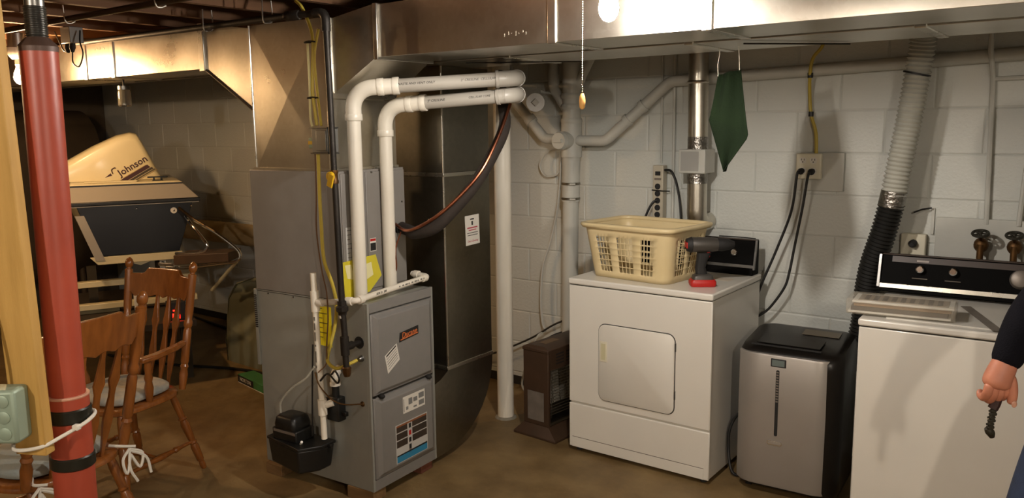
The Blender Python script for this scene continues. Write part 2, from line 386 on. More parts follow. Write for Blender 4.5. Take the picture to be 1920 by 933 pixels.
# side flanges and header framing the doors
fl = MB(); fl.bb((-.0125, 0, ZB), (.002, .012, ZT)); fl.build('flange', M_fside, fur)
MB().bb((-.0125, Wd - .012, ZB), (.002, Wd, ZT)).build('flange', M_fside, fur)
MB().bb((-.0125, .012, .862), (.004, Wd - .012, ZT)).build('header', M_fgrey, fur, bev=.002)
MB().bb((-.0125, .012, ZB), (.002, Wd - .012, .105)).build('toe_rail', M_fgrey, fur)
def door(z0, z1, nm):
    y0, y1 = .015, Wd - .015; c = .032
    mb = MB()
    mb.rings([[(-.012, y0, z0), (-.012, y1, z0), (-.012, y1, z1), (-.012, y0, z1)], [(.006, y0, z0), (.006, y1, z0), (.006, y1, z1), (.006, y0, z1)],
              [(.008, y0 + .012, z0 + .008), (.008, y1 - .012, z0 + .008), (.008, y1 - .012, z1 - .008), (.008, y0 + .012, z1 - .008)],
              [(.020, y0 + c, z0 + .022), (.020, y1 - c, z0 + .022), (.020, y1 - c, z1 - .022), (.020, y0 + c, z1 - .022)]])
    return mb.build(nm, M_fgrey, fur, ang=20, bev=.003)
du = door(.491, .856, 'upper_door'); dl = door(.108, .479, 'lower_door')
MB().bb((-.0125, .012, .477), (-.004, Wd - .012, .493)).build('door_gap', M_seamdark, fur)
for y in (.058, .387): MB().turned((.0, y, .484), (.030, y, .484), [(0, .007), (.3, .012), (.7, .012), (1, .006)]).build('door_knob', M_blackm, fur)
MB().cyl((.0, .028, .486), (.008, .028, .486), .004).build('screw', M_iron, fur)
XF = .0206
# maker badge on the upper door
bd = MB().prism([(XF, .178, .700), (XF, .312, .712), (XF, .312, .752), (XF, .184, .742)], (.002, 0, 0)).build('badge', M_blackm, du)
text('badge_letters', 'Ducane', .040, M_orange, du, (XF + .0025, .247, .728), (0, 1, .075), (0, 0, 1), .0012, .25, sx=.86)
MB().prism([(XF + .001, .186, .707), (XF + .001, .308, .717), (XF + .001, .308, .721), (XF + .001, .186, .711)], (.0016, 0, 0)).build('badge_line', M_orange, du)
# tilted paper sticker
def panel_on_x(nm, m, parent, pts, x, th=.0008): return MB().prism([(x, y, z) for y, z in pts], (th, 0, 0)).build(nm, m, parent)
stk = panel_on_x('sticker', M_plab, fur, [(.098, .576), (.178, .622), (.160, .700), (.080, .660)], XF)
for i in range(6):
    t = .12 + i * .14
    a = V(0, .080 + .018 * t + .008, .660 - .084 * t + .002); b = V(0, .160 + .018 * t - .008, .700 - .078 * t - .004)
    ln = MB().prism([(XF + .0009, a.y, a.z), (XF + .0009, b.y, b.z), (XF + .0009, b.y, b.z + (.007 if i == 0 else .003)), (XF + .0009, a.y, a.z + (.007 if i == 0 else .003))], (.0003, 0, 0)).build('print_line', M_ink if i in (0, 3) else mat('grey_print', '#7a7a78', .6), stk)
# rating label and picture label on the lower door
lb = panel_on_x('rating_label', M_plab, fur, [(.190, .362), (.345, .362), (.345, .440), (.190, .440)], XF)
for y0, y1, z0, z1 in ((.194, .198, .37, .43), (.210, .225, .375, .39), (.228, .255, .395, .425), (.262, .285, .372, .38), (.262, .29, .40, .42), (.30, .338, .372, .395), (.30, .338, .405, .43)):
    panel_on_x('print_block', mat('grey_print', '#7a7a78', .6), lb, [(y0, z0), (y1, z0), (y1, z1), (y0, z1)], XF + .0009, .0003)
pc = panel_on_x('warning_label', M_plabg, fur, [(.134, .140), (.358, .140), (.358, .322), (.134, .322)], XF)
for z0, z1 in ((.285, .318), (.250, .280), (.214, .245)):
    panel_on_x('picture_band', M_lbrown, pc, [(.139, z0), (.214, z0), (.214, z1), (.139, z1)], XF + .0009, .0003)
    panel_on_x('picture_band', M_lbrown, pc, [(.248, z0), (.353, z0), (.353, z1), (.248, z1)], XF + .0009, .0003)
panel_on_x('orange_band', mat('label_orange_brown', '#8a5332', .5), pc, [(.139, .310), (.353, .310), (.353, .318), (.139, .318)], XF + .0012, .0003)
for i, z in enumerate((.296, .262, .228, .196, .176)):
    panel_on_x('symbol', [M_ink, M_red, M_ink, M_ink, M_tag][i], pc, [(.224, z - .011), (.240, z - .011), (.240, z + .011), (.224, z + .011)], XF + .0009, .0003)
panel_on_x('blue_band', M_blue, pc, [(.139, .143), (.353, .143), (.353, .172), (.139, .172)], XF + .0009, .0003)
panel_on_x('dark_band', M_ink, pc, [(.139, .172), (.353, .172), (.353, .180), (.139, .178)], XF + .0009, .0003)
# openings on the camera-side panel
MB().cyl((-.05, -.002, .731), (-.05, .004, .731), .027, n=20).build('gas_opening', M_ink, fur)
MB().turned((-.041, -.018, .661), (-.041, .002, .661), [(0, .008), (.4, .013), (.6, .013), (1, .016)]).build('cable_clamp', M_steel, fur)
MB().turned((-.045, -.008, .455), (-.045, .002, .455), [(0, .006), (.5, .012), (1, .013)]).build('grommet', M_brass, fur)
MB().bb((-D - .001, -.001, .896), (-.16, -.0002, .899)).build('side_seam', M_seamdark, fur)
for x in (-.45, -.62): MB().cyl((x, -.003, .89), (x, .001, .89), .004).build('screw', M_steel, fur)
# slotted strip panel at the back edge
rk = MB().bb((-D - .018, -.008, .535), (-D + .0, .02, .905)).build('rear_strip', M_fside, fur, bev=.002)
sl = MB().bb((-.010, -.0006, 0), (.008, .0006, .006)); s0 = None
for i in range(17):
    if s0 is None: o = s0 = sl.build('vent_slot', M_ink, rk)
    else: o = s0.copy(); COL.objects.link(o)
    o.location = (-D - .006, -.0085, .72 + i * .0095)
# yellow instruction tag hanging on the side panel
yt = MB().prism([(-.325, -.0016, .690), (-.215, -.0016, .686), (-.212, -.0016, .868), (-.330, -.0016, .872)], (0, .001, 0)).build('yellow_tag', M_ypap, fur)
for i in range(7):
    z = .86 - i * .022; MB().bb((-.318, -.0022, z - .004), (-.318 + (.08 if i % 2 else .05), -.0017, z)).build('print_line', M_ink if i == 0 else mat('olive_print', '#6a6320', .6), yt)
# condensate trap on the side panel
tr = thing('condensate_trap', 'black plastic condensate trap with white elbow on furnace side panel', 'trap', FO + Matrix.Rotation(FR, 3, 'Z') @ V(-.175, -.02, .36), FR)
MB().bb((-.045, -.03, .005), (.03, .018, .115)).build('trap_body', M_black, tr, bev=.006)
MB().bb((.03, -.012, .03), (.055, .008, .05)).build('outlet_nub', M_black, tr, bev=.003)
MB().cyl((-.006, -.006, .11), (-.006, -.006, .175), .017).build('riser', M_black, tr)
MB().cyl((-.045, -.012, .07), (-.085, -.02, .075), .012).build('side_port', M_black, tr)
MB().tube([(-.006, -.006, .172), (-.006, -.006, .19)] + corner((-.006, -.006, .17), (-.006, -.006, .225), (-.006, .03, .235), .03) + [(-.004, .018, .228)], .021, 12).build('elbow', M_pvc, tr)
MB().cyl((-.006, -.006, .165), (-.006, -.006, .178), .024).build('collar', M_pvc, tr)

# supporting blocks
for i, (x, y, sx, sy, m, lab) in enumerate(((-.63, .03, .11, .10, M_woodblk, 'wooden block under back corner of the grey furnace'), (-.085, .045, .15, .09, M_woodblk, 'wooden block under front corner of grey furnace below gas pipe'),
                                   (-.075, .40, .10, .09, M_brick, 'reddish brick under front corner of the furnace beside return duct'), (-.62, .40, .11, .09, M_brick, 'reddish brick under back corner of furnace beside return duct'))):
    p = FO + Matrix.Rotation(FR, 3, 'Z') @ V(x, y, 0)
    o = MB().bb((-sx / 2, -sy / 2, 0), (sx / 2, sy / 2, ZB - .0005)).build('support_block', m, bev=.003); o.location = p; o.rotation_euler = (0, 0, FR + random.uniform(-.1, .1)); tag(o, lab, 'block')

# evaporator coil case on top of the furnace
cc = thing('coil_case', 'grey sheet metal evaporator coil case on top of furnace', 'coil case', FO + V(0, 0, ZT + .0005), FR)
CX = -.155; CH = .56
MB().bb((-D - .004, -.001, 0), (CX, Wd + .001, CH)).build('case', M_coil, cc, bev=.002)
MB().bb((CX - .002, .03, .02), (CX + .006, .17, CH - .01)).build('front_panel', M_coil, cc, bev=.002)
MB().bb((CX - .002, .185, .02), (CX + .006, .30, CH - .01)).build('front_panel', M_coil, cc, bev=.002)
MB().bb((CX - .002, .315, .02), (CX + .008, Wd - .004, CH - .01)).build('front_panel', M_coil, cc, bev=.002)
cl_ = panel_on_x('data_label', M_plabg, cc, [(.045, .155), (.115, .155), (.115, .315), (.045, .315)], CX + .0065)
for i in range(7): panel_on_x('print_line', mat('grey_print', '#7a7a78', .6), cl_, [(.052, .30 - i * .02), (.108 - .02 * (i % 3), .30 - i * .02), (.108 - .02 * (i % 3), .304 - i * .02), (.052, .304 - i * .02)], CX + .0074, .0003)
rl = panel_on_x('warning_label', M_plab, cc, [(.195, .19), (.235, .19), (.235, .25), (.195, .25)], CX + .0065)
panel_on_x('red_band', M_red, rl, [(.197, .236), (.233, .236), (.233, .247), (.197, .247)], CX + .0074, .0003)
panel_on_x('dark_band', M_ink, rl, [(.197, .193), (.233, .193), (.233, .228), (.197, .228)], CX + .0074, .0003)
for y, z in ((.22, .548), (.12, .548), (.42, .40)): MB().cyl((CX + .004, y, z), (CX + .012, y, z), .004).build('screw', M_steel, cc)
MB().cyl((CX, .385, .275), (CX + .022, .385, .275), .022).build('line_grommet', M_blackm, cc)
MB().cyl((CX, .345, .30), (CX + .018, .345, .30), .008).build('line_stub', M_brass, cc)

# ------------------------------------------------------------------ sheet metal
ROT = Matrix.Rotation(FR, 3, 'Z')
def FW(x, y, z): p = ROT @ V(x, y, 0) + FO; return V(p.x, p.y, z)
ZP0, ZP1 = ZT + CH + .0015, 2.11
pl = thing('supply_plenum', 'tall galvanized supply plenum with diagonal cross creases above coil case', 'plenum', FW(-.42, .22, ZP0), FR)
PXa, PXb, PYa, PYb = -.664, -.186, .012, .438
c8 = [FW(PXa, PYa, ZP0), FW(PXb, PYa, ZP0), FW(PXb, PYb, ZP0), FW(PXa, PYb, ZP0), FW(PXa, PYa, ZP1), FW(PXb, PYa, ZP1), FW(PXb, PYb, ZP1), FW(PXa, PYb, ZP1)]
cm = FW((PXa + PXb) / 2, PYa - .008, (ZP0 + ZP1) / 2); cm2 = FW(PXb + .012, (PYa + PYb) / 2, (ZP0 + ZP1) / 2)
mb = MB(); mb.add(c8 + [cm, cm2], [(3, 2, 1, 0), (4, 5, 6, 7), (0, 1, 8), (1, 5, 8), (5, 4, 8), (4, 0, 8), (1, 2, 9), (2, 6, 9), (6, 5, 9), (5, 1, 9), (2, 3, 7, 6), (3, 0, 4, 7)])
mb.build('plenum_box', M_galv, pl, world=True, ang=1)
for (x, y) in ((PXa, PYa), (PXb, PYa)):
    MB().cyl(FW(x, y, ZP0), FW(x, y, ZP1), .005, n=8).build('corner_seam', M_seam, pl, world=True)
MB().hexa([FW(PXa - .012, PYa - .012, ZP0 - .0005), FW(PXb + .012, PYa - .012, ZP0 - .0005), FW(PXb + .012, PYb, ZP0 - .0005), FW(PXa - .012, PYb, ZP0 - .0005)] + [FW(PXa - .012, PYa - .012, ZP0 + .01), FW(PXb + .012, PYa - .012, ZP0 + .01), FW(PXb + .012, PYb, ZP0 + .01), FW(PXa - .012, PYb, ZP0 + .01)]).build('base_flange', M_seam, pl, world=True)

def duct(name, label, x0, x1, y0, y1, z0, z1, seams, loc):
    t = thing(name, label, 'duct', loc)
    xs = [x0] + list(seams) + [x1]
    for a, b in zip(xs[:-1], xs[1:]):
        s = 1 if b > a else -1
        MB().bb((min(a, b) + .0005, y0, z0), (max(a, b) - .0005, y1, z1)).build('duct_section', M_galv, t, world=True, bev=.0015)
    for x in seams:
        MB().bb((x - .018, y0 - .006, z0 - .005), (x + .018, y1 + .004, z1 + .004)).build('drive_cleat', M_seam, t, world=True, bev=.003)
    return t
TZ0, TZ1 = 1.936, 2.146
# right-hand supply trunk
st = duct('supply_duct', 'long shiny galvanized supply trunk hung behind the bright pull-chain bulb', -2.485, X1, 2.42, 2.74, TZ0, TZ1, (-1.618, -1.047, .2), (-.5, 2.58, TZ0))
ex = (-2.612, -2.585)
MB().bb((-2.492, 2.409, TZ0 - .011), (-2.468, 2.751, TZ1 + .005)).build('end_collar', M_seam, st, world=True, bev=.003)
for k in range(7): MB().bb((-1.33 + k * .016, -.161, .035 + .004 * (k % 3)), (-1.33 + .005 + .003 * (k % 2) + k * .016, -.161 + .0012, .035 + .010 + .006 * (k % 2))).build('stamp_mark', M_seam, st)
for k in range(7): MB().bb((.05 + k * .016, -.161, .08 + .004 * (k % 3)), (.05 + .005 + .003 * (k % 2) + k * .016, -.161 + .0012, .08 + .010 + .006 * (k % 2))).build('stamp_mark', M_seam, st)
# transition from plenum to trunk
tn = thing('duct_transition', 'tapered galvanized transition joining the plenum to the right trunk', 'duct transition', (-2.66, 2.6, 1.78))
xl = FW(PXb + .003, .0, 0); pA, pB = FW(PXb + .004, .024, 0), FW(PXb + .004, .42, 0)
MB().hexa([V(pA.x, pA.y, 1.782), V(-2.4925, 2.416, TZ0 - .005), V(-2.4925, 2.744, TZ0 - .005), V(pB.x, pB.y, 1.782), V(pA.x, pA.y, 2.10), V(-2.4925, 2.416, TZ1 + .002), V(-2.4925, 2.744, TZ1 + .002), V(pB.x, pB.y, 2.10)]).build('taper', M_galv, tn, world=True, ang=5)
MB().hexa([V(pA.x - .002, pA.y - .010, 1.77), V(pA.x + .022, pA.y - .006, 1.775), V(pB.x + .022, pB.y + .006, 1.775), V(pB.x - .002, pB.y + .006, 1.77), V(pA.x - .002, pA.y - .010, 2.104), V(pA.x + .022, pA.y - .006, 2.108), V(pB.x + .022, pB.y + .006, 2.108), V(pB.x - .002, pB.y + .006, 2.104)]).build('starting_collar', M_seam, tn, world=True, bev=.002)
# underside strip bracing of the trunks
rt = duct('return_duct', 'galvanized return trunk running along the back of the supply trunk', -2.97, X1, 2.80, 3.19, TZ0, TZ1, (-2.1, -1.28, -.52), (-.5, 2.95, TZ0))
for i, (xa, ya, xb, yb) in enumerate(((-2.35, 2.83, -1.95, 3.15), (-1.10, 2.86, -.82, 3.17))):
    MB().cyl((xa, ya, TZ0 - .008), (xb, yb, TZ0 - .006), .0028).build('brace_rod', M_iron, rt, world=True)
# left-hand trunk
lt = duct('supply_duct', 'galvanized supply trunk running over the boat corner', -3.53, -7.95, 2.31, 2.59, 1.936, 2.140, (-4.37, -4.665, -5.8), (-5.5, 2.44, 1.936))
MB().bb((-3.565, 2.302, 1.925), (-3.522, 2.598, 2.148)).build('end_collar', M_seam, lt, world=True, bev=.003)
for k in range(7): MB().bb((.95 + k * .016, -.131, .15 + .004 * (k % 3)), (.95 + .005 + .003 * (k % 2) + k * .016, -.131 + .0012, .15 + .010 + .006 * (k % 2))).build('stamp_mark', M_seam, lt)
tn2 = thing('duct_transition', 'sloping galvanized transition between the plenum and the left trunk', 'duct transition', (-3.4, 2.55, 1.74))
qA, qB = FW(PXa - .003, .014, 0), FW(PXa - .003, .42, 0)
MB().hexa([V(-3.523, 2.315, 1.933), V(qA.x, qA.y, 1.742), V(qB.x, qB.y, 1.742), V(-3.523, 2.585, 1.933), V(-3.523, 2.315, 2.142), V(qA.x, qA.y, 2.10), V(qB.x, qB.y, 2.10), V(-3.523, 2.585, 2.142)]).build('taper', M_galv, tn2, world=True, ang=5)
MB().cyl((-3.523, 2.312, 1.930), V(qA.x, qA.y - .003, 1.739), .006, n=8).build('edge_seam', M_seam, tn2, world=True)
# return drop with elbow boot
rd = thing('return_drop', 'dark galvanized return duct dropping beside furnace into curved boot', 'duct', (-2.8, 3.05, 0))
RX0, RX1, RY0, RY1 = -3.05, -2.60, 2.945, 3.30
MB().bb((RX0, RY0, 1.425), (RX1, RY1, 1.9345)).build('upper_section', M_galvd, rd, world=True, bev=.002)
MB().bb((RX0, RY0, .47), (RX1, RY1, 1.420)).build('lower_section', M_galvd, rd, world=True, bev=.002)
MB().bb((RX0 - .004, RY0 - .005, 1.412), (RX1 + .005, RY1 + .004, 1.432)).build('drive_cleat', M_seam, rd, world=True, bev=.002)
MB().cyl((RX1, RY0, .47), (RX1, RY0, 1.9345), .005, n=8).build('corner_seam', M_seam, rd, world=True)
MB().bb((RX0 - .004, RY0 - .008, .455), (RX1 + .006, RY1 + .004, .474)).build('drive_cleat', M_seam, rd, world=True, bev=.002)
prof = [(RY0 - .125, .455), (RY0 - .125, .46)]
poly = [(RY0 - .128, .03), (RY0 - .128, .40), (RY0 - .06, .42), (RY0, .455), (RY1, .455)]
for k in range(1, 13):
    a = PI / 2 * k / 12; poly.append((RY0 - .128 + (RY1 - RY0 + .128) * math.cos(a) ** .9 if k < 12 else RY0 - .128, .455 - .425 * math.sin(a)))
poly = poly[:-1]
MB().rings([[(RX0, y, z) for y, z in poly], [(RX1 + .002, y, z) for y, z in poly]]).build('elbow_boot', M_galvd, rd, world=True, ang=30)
sk = MB().bb((-.0, -.055, -.075), (.0008, .055, .075)).build('service_sticker', M_plab, rd); sk.location = (.2005, .105, 1.135); sk.rotation_euler = (R(2), 0, 0)
for z, w, mm, h in ((.055, .03, M_ink, .006), (.035, .012, M_ink, .02), (.012, .08, M_pinkt, .006), (.0, .06, M_pinkt, .004), (-.014, .085, M_ink, .003), (-.026, .08, M_ink, .003)):
    MB().bb((.0008, -w / 2, z - h / 2), (.0012, w / 2, z + h / 2)).build('print_line', mm, sk)
text('print_letters', 'Duct Cleaning', .014, M_pinkt, sk, (.001, 0, -.056), (0, 1, 0), (0, 0, 1), .0003, .2)

# ------------------------------------------------------------------ furnace pipework
def collar(parent, p, d, r, l=.028, m=None):
    d = V(d).normalized(); p = V(p); MB().turned(p - d * l / 2, p + d * l / 2, [(0, r * .97), (.08, r), (.92, r), (1, r * .97)], 18).build('coupling', m or M_pvc, parent, world=True)
def vent(label, bx, by, ztop, ex, ey, ez, off, txt1, txt2):
    t = thing('vent_pipe', label, 'pipe', (bx, by, ZT + .002))
    r = .030; p0 = V(bx, by, ZT + .003); p1 = V(bx, by, ztop); p2 = V(ex, ey, ez); d = (p2 - p1).normalized()
    rad = .085
    MB().cyl(p0, p1 - V(0, 0, rad + .03), r, n=20).build('riser', M_pvc, t, world=True)
    MB().tube([p1 - V(0, 0, rad + .045)] + corner(p0, p1, p2, rad, 10) + [p1 + d * (rad + .045)], r + .004, 18).build('elbow', M_pvc, t, world=True)
    collar(t, p1 - V(0, 0, rad + .035), (0, 0, 1), r + .0075); collar(t, p1 + d * (rad + .035), d, r + .0075)
    a = p1 + d * (rad + .10)
    MB().cyl(p1 + d * (rad + .04), a, r + .004, n=20).build('fitting', M_pvc, t, world=True); collar(t, a, d, r + .0075)
    MB().cyl(a, p2 - d * .05, r, n=20).build('run', M_pvcg, t, world=True)
    # quarter bend away to the back wall
    dh = V(d.x, d.y, 0).normalized(); w = V(-.60, .80, .05).normalized()
    p3 = p2 + w * ((Y1 - .005 - p2.y) / w.y)
    MB().tube([p2 - d * .085] + corner(p1, p2, p3, .07, 10) + [p2 + w * .10], r + .004, 18).build('elbow', M_pvcg, t, world=True)
    collar(t, p2 - d * .085, d, r + .0075, .014, M_pvcg)
    MB().cyl(p2 + w * .08, p3, r, n=20).build('wall_run', M_pvcg, t, world=True)
    collar(t, p2 + w * .10, w, r + .0075, .02, M_pvcg)
    up = V(0, 0, 1); up = (up - d * up.dot(d)).normalized(); nrm = d.cross(up)
    loc = V(t.location)
    for s, f, sz in txt1 + txt2:
        q = a + (p2 - a) * f + nrm * (r + .0012) * .96 + up * .004
        text('pipe_print', s, sz, M_ink, t, q - loc, d, up, .0004, .2)
    return t
vent('left white vent pipe rising from furnace top with printed horizontal run', -2.640, 2.423, 1.815, -2.085, 2.850, 1.852, 0,
     [('WASTE AND VENT ONLY', .17, .014)], [('2" CRESLINE  CELLULAR CORE', .72, .014)])
vent('right white vent pipe rising nearer the return duct, bent at a lower level', -2.672, 2.640, 1.745, -2.110, 2.885, 1.784, 0,
     [('2" CRESLINE', .16, .015)], [('CELLULAR CORE', .62, .013)])

# condensate drain line
dn = thing('drain_line', 'thin white condensate drain line with standing tee in front of furnace', 'pipe', (-2.75, 2.26, .3))
r = .0135
tx, ty = -2.752, 2.262; zt = .905
MB().cyl((tx + .004, ty, .60), (tx - .006, ty, 1.034), r, n=14).build('standpipe', M_pvc, dn, world=True)
MB().cyl((tx, ty, .865), (tx - .003, ty, .955), .019, n=16).build('tee', M_pvc, dn, world=True)
MB().cyl((tx + .004, ty, .62), (tx + .012, ty, .46), r, n=14).build('downpipe', M_pvc, dn, world=True)
MB().cyl((tx + .012, ty, .47), (tx + .014, ty, .40), .020, n=16).build('tee', M_pvc, dn, world=True)
MB().cyl((tx + .014, ty, .41), (tx + .016, ty, .29), r, n=14).build('downpipe', M_pvc, dn, world=True)
MB().cyl((tx + .013, ty, .44), (tx + .05, ty + .03, .455), .016, n=14).build('side_branch', M_pvc, dn, world=True)
cA = V(-2.545, 2.305, .928); cB = V(-2.585, 2.80, .952)
MB().tube([(tx, ty, zt), (tx + .1, ty + .02, zt + .01)] + corner((tx, ty, zt), cA, cB, .02) + [cB - (cB - cA).normalized() * .03] + corner(cA, cB, (-2.69, 2.80, .955), .02) + [(-2.69, 2.805, .955)], r, 12).build('cross_run', M_pvc, dn, world=True)
for p, d in ((V(tx + .025, ty + .005, zt + .002), (1, .2, .05)), (cA + V(-.03, -.008, -.003), (1, .25, .05)), (cA + V(-.001, .03, .001), (cB - cA)), (cB - (cB - cA).normalized() * .03, (cB - cA)), (V(-2.66, 2.803, .955), (1, 0, 0))):
    collar(dn, p, d, .0185, .028)
dd = (cB - cA).normalized(); nn = V(dd.y, -dd.x, 0)
text('pipe_print', 'SDR 21  200', .013, M_ink, dn, cA + dd * .15 + nn * (r + .0008) + V(0, 0, .004) - V(dn.location), dd, (0, 0, 1), .0003, .2)
for z, l in ((.835, .016), (.80, .03), (.755, .04), (.715, .008), (.665, .05), (.62, .012), (.57, .05)):
    MB().bb((tx - .001, ty - r - .0008, z - l / 2), (tx + .006, ty - r + .002, z + l / 2)).build('print_mark', mat('faded_print', '#77736a', .6), dn, world=True)
q0 = cA + dd * .27 + nn * (r + .0004)
for k in range(9):
    a = q0 + dd * (.022 * k); MB().prism([a, a + dd * (.008 + .008 * (k % 3) / 2), a + dd * (.008 + .008 * (k % 3) / 2) + V(0, 0, .006), a + V(0, 0, .006)], nn * .0006).build('print_mark', mat('faded_print', '#77736a', .6), dn, world=True)
# condensate pump with reservoir
pmp = thing('condensate_pump', 'black condensate pump with tank hung on furnace side', 'pump', (-2.885, 2.225, .145), FR)
res = [(-.145, .065), (-.145, -.04), (.10, -.085), (.155, .0), (.155, .085), (-.13, .085)]
MB().rings([[(x * .90, y * .88, 0) for x, y in res], [(x, y, .11) for x, y in res]]).build('reservoir', M_black, pmp, bev=.008)
MB().rings([[(x * 1.03, y * 1.03, .108) for x, y in res], [(x * 1.03, y * 1.03, .122) for x, y in res]]).build('rim', M_black, pmp, bev=.003)
MB().bb((-.105, -.045, .12), (.05, .065, .175)).build('motor_base', M_black, pmp, bev=.006)
MB().bb((-.095, -.0465, .158), (.045, -.0455, .170)).build('rating_strip', M_tag, pmp)
MB().rings([[(x, y, z) for x, y in rrect(w, d, .018, 4, -.03, .01)] for w, d, z in ((.13, .105, .175), (.135, .11, .19), (.12, .10, .222), (.10, .08, .232))]).build('motor_cap', M_black, pmp, ang=50)
MB().cyl((.06, -.03, .118), (.085, -.045, .140), .006).build('outlet_barb', M_whitepl, pmp)
MB().bb((.155, .04, .10), (.175, .055, .115)).build('hook', M_black, pmp, bev=.002)
tb = MB().tube([(-2.985, 2.225, .36), (-2.96, 2.21, .43), (-2.88, 2.215, .51), (-2.80, 2.23, .565), (-2.76, 2.245, .62)], .005, 8, 6).build('clear_tube', M_clearb)
tag(tb, 'clear plastic tube curving from condensate pump to white drain pipe', 'tube')
pc2 = MB().tube([(-2.79, 2.24, .30), (-2.776, 2.235, .42), (-2.772, 2.24, .55), (-2.76, 2.243, .72)], .004, 6, 6).build('black_cord', M_cord); tag(pc2, 'black cord running up beside white drain pipe from pump', 'cord')
br = MB().tube([(-2.745, 2.235, .60), (-2.72, 2.235, .545), (-2.665, 2.25, .49), (-2.62, 2.28, .466), (-2.578, 2.347, .456)], .0035, 6, 6).build('control_wire', M_brass); tag(br, 'thin brown wire drooping into the grommet on furnace side', 'wire')

# gas line
GX, GY = -2.590, 2.258
gl = thing('gas_line', 'black iron gas pipe with yellow shutoff dropping in front of furnace', 'pipe', (GX, GY, .60))
gt = V(-2.600, GY, 2.065)
MB().cyl((GX, GY, 1.475), gt - V(0, 0, .02), .0135, n=12).build('drop_pipe', M_iron, gl, world=True)
MB().cyl((GX + .012, GY, .93), (GX + .002, GY, 1.43), .0135, n=12).build('drop_pipe', M_iron, gl, world=True)
MB().cyl((GX + .022, GY, .775), (GX + .014, GY, .90), .0135, n=12).build('drop_pipe', M_iron, gl, world=True)
MB().turned((GX + .013, GY, .873), (GX + .012, GY, .932), [(0, .017), (.15, .018), (.3, .026), (.6, .027), (.7, .019), (1, .019)], 8).build('union', M_iron, gl, world=True)
MB().cyl((GX + .014, GY, .860), (GX + .013, GY, .872), .0145, n=10).build('thread_tape', M_plab, gl, world=True)
va = MB().turned((GX + .001, GY, 1.425), (GX, GY, 1.48), [(0, .017), (.2, .018), (.3, .015), (.7, .015), (.8, .018), (1, .017)], 10).build('valve_body', M_brass, gl, world=True)
hb = MB(); hb.cyl((GX, GY - .013, 1.455), (GX, GY - .028, 1.455), .020, n=14); hb.box((GX + .006, GY - .026, 1.438), (.03, .008, .055), (0, .35, 0)); hb.build('valve_handle', M_yel, gl, world=True, bev=.002)
zt_ = .735
MB().cyl((GX + .020, GY, .70), (GX + .018, GY, .78), .019, n=12).build('tee', M_iron, gl, world=True)
MB().cyl((GX + .02, GY, zt_), (-2.584, 2.375, .731), .0125, n=12).build('branch', M_iron, gl, world=True)
MB().cyl((GX + .02, GY, zt_), (GX + .013, GY + .045, zt_ - .002), .018, n=12).build('branch_hub', M_iron, gl, world=True)
MB().cyl((GX + .024, GY, .645), (GX + .020, GY, .70), .0135, n=12).build('drip_leg', M_iron, gl, world=True)
MB().turned((GX + .025, GY, .607), (GX + .024, GY, .65), [(0, .013), (.3, .017), (.9, .020), (1, .016)], 8).build('drip_cap', M_brass, gl, world=True)
MB().tube([gt - V(0, 0, .03)] + corner(gt - V(0, 0, .1), gt + V(0, 0, .045), gt + V(-.2, -.02, .045), .03) + [gt + V(-.06, -.006, .045)], .019, 12).build('elbow', M_iron, gl, world=True)
g1 = gt + V(-.05, -.005, .045)
MB().cyl(g1, g1 + V(-.10, -.01, .0), .0135, n=12).build('nipple', M_iron, gl, world=True)
MB().turned(g1 + V(-.09, -.01, 0), g1 + V(-.17, -.017, 0), [(0, .018), (.1, .021), (.9, .021), (1, .018)], 12).build('coupling', M_iron, gl, world=True)
MB().cyl(g1 + V(-.16, -.016, 0), (-4.6, 2.20, 2.115), .0145, n=12).build('header_pipe', M_iron, gl, world=True)
for x in (-2.93, -3.36): MB().tube([(x, 2.225 - .02, 2.185), (x, 2.205, 2.10), (x + .004, 2.225, 2.09), (x + .004, 2.25, 2.105), (x, 2.25, 2.185)], .003, 6, 4).build('pipe_hook', M_seam, gl, world=True)
wp = thing('water_pipe', 'old copper-brown pipe hung on hooks below the joists', 'pipe', (-3.4, 1.79, 2.13))
MB().cyl((-6.2, 1.79, 2.135), (-2.4, 1.79, 2.135), .0135, n=12).build('pipe_length', mat('dark_pipe', '#4a3a2c', .5, .5), wp, world=True)
for x in (-3.72, -3.0): MB().tube([(x, 1.765, 2.19), (x, 1.77, 2.125), (x, 1.79, 2.115), (x, 1.812, 2.125)], .003, 6, 4).build('pipe_hook', M_seam, wp, world=True)
# control transformer box beside the gas pipe
cb = thing('junction_box', 'small grey steel control box with yellow relay beside gas pipe', 'box', (-2.665, 2.285, 1.55))
MB().bb((-.052, -.03, .0), (.045, .03, .10)).build('box_body', M_junction, cb, bev=.003)
MB().bb((-.018, -.036, .008), (.042, -.029, .092)).build('cover', M_junction, cb, bev=.002)
MB().bb((-.075, -.028, .018), (-.03, .01, .062)).build('relay', M_gbox, cb, bev=.003)
MB().bb((-.076, -.0295, .034), (-.03, -.027, .048)).build('relay_label', M_yel, cb)
MB().bb((-.06, -.032, -.006), (.05, .028, .0)).build('bottom_flange', M_steel, cb)
MB().bb((-.06, -.032, .10), (.05, .028, .106)).build('top_flange', M_steel, cb)
